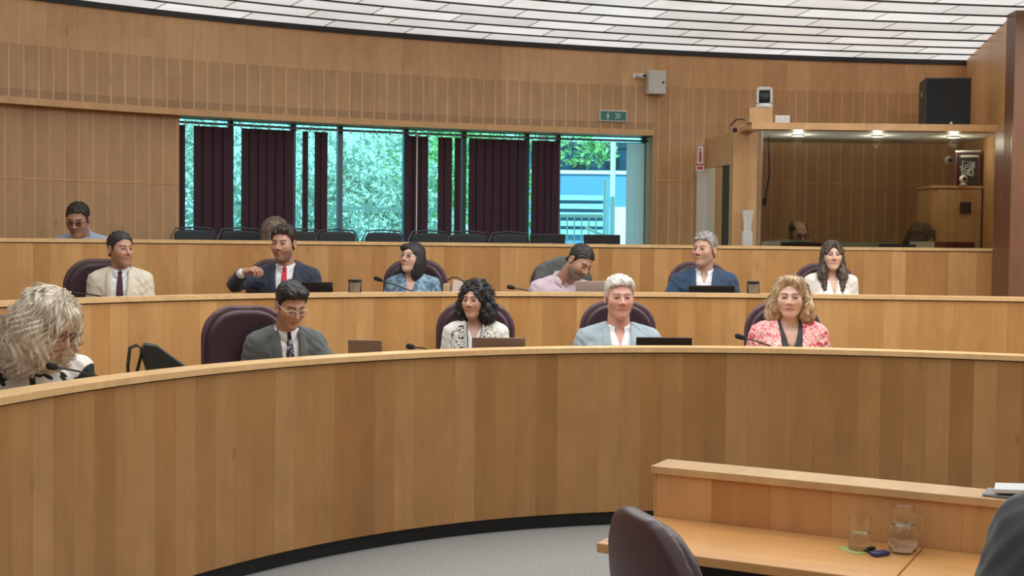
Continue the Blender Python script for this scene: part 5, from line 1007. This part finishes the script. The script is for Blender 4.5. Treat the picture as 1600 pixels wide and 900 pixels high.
# ------------------------------------------------------------------ laptops, screens, microphones, cups, bags
def at_bench(cc, x, d): q = offs(cc, d); i = idx(q, x); return PY(x, 380, q[i][1]).x, q[i][1]
def laptop(x0, x1, d, cc, fl, lid, label, rz=0, w=None, ytop=None, tilt=12):
    X, Y = at_bench(cc, (x0 + x1) / 2, d); z = fl + .729; W = (w or (x1 - x0) * Y / F) / 2
    top = PY((x0 + x1) / 2, ytop, Y).z - z; Lh = top / math.cos(math.radians(tilt)); t = empty('laptop', (X, Y, z), math.radians(rz), label, 'laptop')
    MB().box(-W, W, 0.0, .22, 0, .014, .004).build('base', lid, t); MB().box(-W + .02, W - .02, .03, .12, .0142, .016).build('keyboard', M['blackgl'], t)
    mt = Matrix.Translation((0, 0, .012)) @ Matrix.Rotation(math.radians(tilt), 4, 'X'); MB().box(-W, W, -.004, .003, 0, Lh, .003).build('lid', lid, t, mtx=mt); MB().box(-W + .008, W - .008, .0031, .004, .012, Lh - .01).build('screen', M['blackgl'], t, mtx=mt); return t
M['tan'] = plain('bronze_laptop_lid', (.21, .155, .125), .4, .2); M['slv'] = plain('silver_laptop_lid', (.42, .36, .34), .4, .3)
laptop(547, 600, .32, c1, FL1, M['tan'], 'bronze coloured laptop right of the dark grey suit', -2, ytop=533.5); laptop(739, 822, .30, c1, FL1, M['tan'], 'wide bronze coloured laptop in front of the curly haired person', ytop=530); laptop(995, 1082, .30, c1, FL1, M['blackgl'], 'black laptop in front of the pale blue blazer', ytop=529.5)
laptop(458, 522, .32, c2, FL2, M['blackgl'], 'black laptop in front of the person in the navy suit and red tie', ytop=443); laptop(900, 964, .30, c2, FL2, M['slv'], 'silver laptop under the bending person in the pink shirt', ytop=441.5); laptop(1076, 1147, .30, c2, FL2, M['blackgl'], 'black laptop in front of the blue blazer', ytop=448.5)
def screen(x0, x1, y0, label):
    X, Y = at_bench(c3, (x0 + x1) / 2, .30); W = (x1 - x0) * Y / F / 2; z = FL3 + .729; top = PY((x0 + x1) / 2, y0, Y).z - z; t = empty('desk_monitor', (X, Y, z), 0, label, 'monitor', 'monitors on the rear bench')
    MB().box(-W, W, -.012, .012, top - .24, top, .006).build('panel', M['blackgl'], t); MB().box(-.015, .015, .0, .03, .01, top - .1).build('stand', M['grey'], t); MB().box(-.09, .09, -.07, .09, 0, .012, .004).build('base', M['grey'], t); MB().box(-W * .35, W * .3, -.0135, -.012, top - .095, top - .078).build('label_strip', M['offw'], t)
screen(828, 883, 365.5, 'dark monitor on the rear bench right of the last folding chair'); screen(912, 969, 366.5, 'dark monitor on the rear bench before the bright right end of the window')
M['foam'] = plain('black_foam', (.010, .010, .012), .95, bump=.5, bscale=700)
def mic(xh, yh, xb, yb, cc, fl, label, d=.34, dh=.30):
    Xb, Yb = at_bench(cc, xb, d); ph = PY(xh, yh, at_bench(cc, xh, dh)[1]); pb = PY(xb, yb, Yb); z = fl + .729; t = empty('desk_microphone', (pb.x, pb.y, z), 0, label, 'microphone', 'gooseneck microphones'); o_ = Vector((pb.x, pb.y, z)); h = ph - o_; e = pb - o_; base = e + (e - h) * .35; base.z = .02; 
    dv = (h - e).normalized(); MB().tube([base, base + (e - base) * .5 + Vector((.01, 0, .02)), e, e + (h - e) * .5 + Vector((0, 0, .004)), h], [.006, .006, .005, .0045, .0045], 8).build('gooseneck', M['blackgl'], t, True); MB().tube([h - dv * .005, h + dv * .012, h + dv * .045, h + dv * .055], [.009, .014, .015, .008], 12).build('foam_head', M['foam'], t, True)
    MB().box(base.x - .05, base.x + .05, base.y - .05, base.y + .06, 0, .03, .008).build('base', M['blackgl'], t)
mic(88, 574, 152, 588, c1, FL1, 'microphone bending in front of the pale blonde person'); mic(646, 542.5, 668, 546.5, c1, FL1, 'microphone head just above the front bench left of the curly haired person'); mic(1163, 528.5, 1207, 542, c1, FL1, 'microphone in front of the pink patterned jacket')
mic(596, 438, 656, 460, c2, FL2, 'microphone in front of the pale denim shirt'); mic(803, 450, 830, 456, c2, FL2, 'microphone on the middle bench left of the pink shirt'); mic(116, 458, 158, 463, c2, FL2, 'microphone on the middle bench before the cream suit')
M['cupd'] = plain('dark_cup', (.02, .02, .02), .25); M['cupb'] = plain('grey_brown_cup_band', (.20, .17, .14), .35)
def cup(x, label):
    X, Y = at_bench(c2, x, .085); t = empty('travel_cup', (X, Y, Z2), 0, label, 'cup', 'dark cups on the middle ledge')
    MB().lathe([(.034, 0), (.036, .004), (.040, .068)], n=26).build('body', M['cupb'], t, True); MB().lathe([(.042, .066), (.043, .070), (.043, .080), (.038, .084)], n=26).build('lid', M['cupd'], t, True)
    for sd in (-1, 1): MB().box(sd * .037 - .004, sd * .037 + .004, -.01, .01, .0, .07, .002).build('side_band', M['cupd'], t)
cup(555, 'dark lidded cup left of the denim shirt person'); cup(1178, 'dark lidded cup right of the blue blazer')
# bags
X, Y = at_bench(c1, 254, .36); t = empty('handbag', (X, Y, FL1 + .729), math.radians(22), 'black leather handbag with looped handles on the front desk', 'bag')
t.scale = (.85, .85, .86); zb = FL1 + .729; yv = lambda x, y: PY(x, y, Y); sx = Y / F
prof = [(-.07, 0), (.15, 0), (.15, .19), (-.03, .325), (-.09, .335), (-.115, .29), (-.085, .20)]
V = [(x, y, z) for y in (-.05, .05) for x, z in prof]; n = len(prof); o = mk('body', V, [tuple(range(n)), tuple(range(n, 2 * n))[::-1]] + [(i, n + i, n + (i + 1) % n, (i + 1) % n) for i in range(n)], plain('black_bag_leather', (.014, .018, .018), .5, bump=.3), t); b_ = o.modifiers.new('Bevel', 'BEVEL'); b_.width = .012; b_.segments = 3
for dy in (-.03, .03): MB().tube([(-.10, dy, .30), (-.13, dy, .325), (-.165, dy, .31), (-.175, dy, .22), (-.172, dy, .12), (-.16, dy, .0)], .006, 8).build('handle', M['blackgl'], t, True)
MB().tube([(-.105, -.035, .30), (-.13, -.03, .2), (-.145, -.03, .05)], .009, 8).build('strap', M['blackgl'], t, True)
X, Y = at_bench(c2, 716, .40); t = empty('tote_bag', (X, Y, FL2 + .729), math.radians(-8), 'pale pink tote bag on the middle desk beside the black curly hair', 'bag'); hh = PY(714, 437, Y).z - FL2 - .729
V = [(-.045, -.04, 0), (.06, -.04, 0), (.075, .04, 0), (-.04, .04, 0), (-.03, -.02, hh), (.03, -.02, hh * .94), (.035, .02, hh * .94), (-.03, .02, hh)]
mk('body', V, [(0, 3, 2, 1), (4, 5, 6, 7), (0, 1, 5, 4), (1, 2, 6, 5), (2, 3, 7, 6), (3, 0, 4, 7)], plain('pale_pink_canvas', (.62, .50, .46), .8), t)
MB().tube([(-.09, 0, hh * .95), (-.04, 0, hh + .015), (.0, 0, hh + .014), (.04, 0, hh - .01), (.06, 0, hh * .7)], .005, 8).build('handle', M['black'], t, True); MB().box(-.10, -.05, -.03, .03, 0, hh * .9, .008).build('side_pocket', plain('beige_canvas', (.45, .33, .22), .8), t)
# ------------------------------------------------------------------ foreground table, partition, things on it
TZt = .71; pa, pb = PZ(1024, 806, TZt), PZ(1527, 865, TZt); dv = (pb - pa).normalized(); ang = math.atan2(dv.y, dv.x); nv = Vector((-dv.y, dv.x, 0))
zl = PY(1020, 729, pa.y - .02).z; print('partition ledge z', zl, 'pa', pa, 'ang', math.degrees(ang))
pt = empty('desk_partition', (pa.x, pa.y, 0), ang, 'low wooden partition with a pale ledge behind the foreground table', 'partition')
MB().box(0.0, 3.2, 0.0, .03, 0.02, zl - .024).build('panel', wood('partition_veneer', .17, ((.66, .34, .13), (.72, .41, .18), (.60, .29, .11)), rough=.35), pt, uvbox=True); MB().box(-.004, .0, -.004, .11, 0.0, zl - .024).build('end_panel', M['bench_edge'], pt, uvbox=True)
MB().box(0, 3.2, .085, .11, 0.02, zl - .024).build('rear_panel', M['bench'], pt, uvbox=True); MB().box(-.012, 3.25, -.012, .125, zl - .022, zl, .002).build('ledge', M['bench_edge'], pt, uvbox=True)
tt = lambda p: (Vector(p) - Vector((pa.x, pa.y, 0)))
def loc(p): v = tt(p); return (v.dot(dv), v.dot(nv))
fc = loc(PZ(932, 848, TZt)); seam = loc(PZ(1440, 858, TZt)); fseam = loc(PZ(1400, 900, TZt)); print('table local', fc, seam, fseam)
M['tabw'] = wood('orange_table_veneer', .5, ((.78, .40, .14), (.82, .43, .16)), rough=.3, seam=0, horiz=True, plen=4)
dep = -fc[1]
for k, (xa_, xb_, lab) in enumerate(((fc[0], seam[0] - .002, 'orange brown wooden desk holding the glass and jug'), (seam[0] + .002, seam[0] + 1.45, 'orange brown wooden desk at the right, joined to the first desk'))):
    d_ = empty('desk', (pa.x, pa.y, 0), ang, lab, 'desk'); MB().box(xa_, xb_, -dep, -.003 if k == 0 else -.003, TZt - .026, TZt, .003).build('desktop', M['tabw'], d_, uvbox=True); MB().box(xa_ + .03, xb_ - .03, -dep + .05, -.06, TZt - .075, TZt - .027, .006).build('under_frame', M['black'], d_)
    for sx_ in (xa_ + .10, xb_ - .10): MB().box(sx_ - .03, sx_ + .03, -dep * .62, -dep * .42, .03, TZt - .075, .006).build('leg', M['black'], d_); MB().box(sx_ - .035, sx_ + .035, -dep + .04, -.08, 0, .03, .006).build('foot', M['black'], d_)
M['cglass'] = None
def true_glass(name, col=(1, 1, 1), ior=1.45):
    m, nt, b = new_mat(name); b.inputs['Base Color'].default_value = (*col, 1); b.inputs['Roughness'].default_value = .01; b.inputs['Transmission Weight'].default_value = 1.0; b.inputs['IOR'].default_value = ior; return m
M['cglass'] = true_glass('clear_glass'); M['water'] = true_glass('water', (.97, 1, .98), 1.33)
gp = PZ(1343, 859, TZt); gs_ = 50 * gp.y / F; gw = 17.5 * gp.y / F; print('glass', gs_, gw, gp)
t = empty('water_glass', (gp.x, gp.y, TZt + .002), 0, 'clear tumbler half full of water on the yellow green coaster', 'glass')
MB().lathe([(gw * .95, 0), (gw, .004), (gw * 1.02, gs_), (gw * .97, gs_), (gw * .95, .010), (.001, .009)], n=40, cap=False).lathe([(gw * .95, 0), (.001, 0.0)], n=40, cap=False).build('tumbler', M['cglass'], t, True)
MB().lathe([(gw * .945, .0105), (gw * .962, gs_ * .52)], n=40).build('water', M['water'], t, True)
cst = MB().box(-.045, .045, -.04, .04, 0, .0015).build('coaster', plain('yellow_green_paper', (.55, .60, .22), .6)); cst.location = (gp.x, gp.y, TZt + .0003); cst.rotation_euler = (0, 0, .4); tag(cst, 'thin yellow green paper coaster under the tumbler', 'coaster')
jp = PZ(1410, 863, TZt); u = jp.y / F; jh = 72 * u; r = 25 * u; print('jug', jh, r)
t = empty('glass_jug', (jp.x, jp.y, TZt + .0005), 0, 'round clear glass water jug with handle at the right of the tumbler', 'jug')
op = [(r * .62, 0), (r * .82, .006), (r * 1.0, jh * .28), (r * .98, jh * .40), (r * .76, jh * .62), (r * .60, jh * .76), (r * .58, jh * .84), (r * .70, jh * .97), (r * .74, jh)]
ip = [(max(a - .0022, .001), b + (.004 if i_ == 0 else 0)) for i_, (a, b) in enumerate(op)][::-1]
MB().lathe(op + ip + [(.001, .004)], n=44, cap=False).lathe([(r * .62, 0), (.001, 0)], n=44, cap=False).build('body', M['cglass'], t, True)
wl = jh * .60; MB().lathe([(r * .58, .0045), (r * .80 - .003, .009), (r * 1.0 - .003, jh * .28), (r * .98 - .003, jh * .40), (r * .78 - .003, wl)], n=44).build('water', M['water'], t, True)
MB().tube([(r * .60, -.0, jh * .82), (r * 1.0, -.0, jh * .84), (r * 1.28, 0, jh * .68), (r * 1.30, 0, jh * .48), (r * 1.12, 0, jh * .34), (r * .93, 0, jh * .36)], .0045, 10).build('handle', M['cglass'], t, True)
kp = PZ(1375, 868, TZt); t = empty('car_key', (kp.x, kp.y, TZt + .0005), .5, 'dark blue key fob with black keys beside the tumbler', 'keys'); MB().box(-.026, .024, -.014, .014, 0, .011, .005, seg=3).build('fob', plain('blue_fob', (.03, .04, .20), .3), t, True); MB().box(-.012, .010, .012, .050, 0.001, .006, .002).build('key', M['blackgl'], t); MB().box(.0, .022, .035, .055, 0.004, .012, .003).build('key', M['blackgl'], t)
for k, (a, b, c_, l) in enumerate(((1575, 772, .0, 'sheaf of white papers lying on the partition ledge at the right edge'), (1560, 770, .0, 'grey sheets under the white papers on the partition ledge'))):
    xx = loc(PZ(a, b, zl))[0]; o = MB().box(-.03, .24, -.05, .05, 0, .010 if k == 0 else .006, .001).build('papers', M['paper'] if k == 0 else plain('grey_sheets', (.30, .29, .31), .7)); v = Vector((pa.x, pa.y, 0)) + dv * xx + nv * .06; o.location = (v.x, v.y, zl + (.014 if k == 0 else .001)); o.rotation_euler = (0, math.radians(-3) if k == 0 else 0, ang + (.10 if k == 0 else .0)); tag(o, l, 'papers')
# foreground chair
fg = make_chair('burgundy leather chair in the foreground beside the desk, cut by the bottom edge', .21, .95)
fg.location = (PY(1050, 800, 2.66).x + .215, 2.70, 0); fg.rotation_euler = (0, 0, math.radians(107))
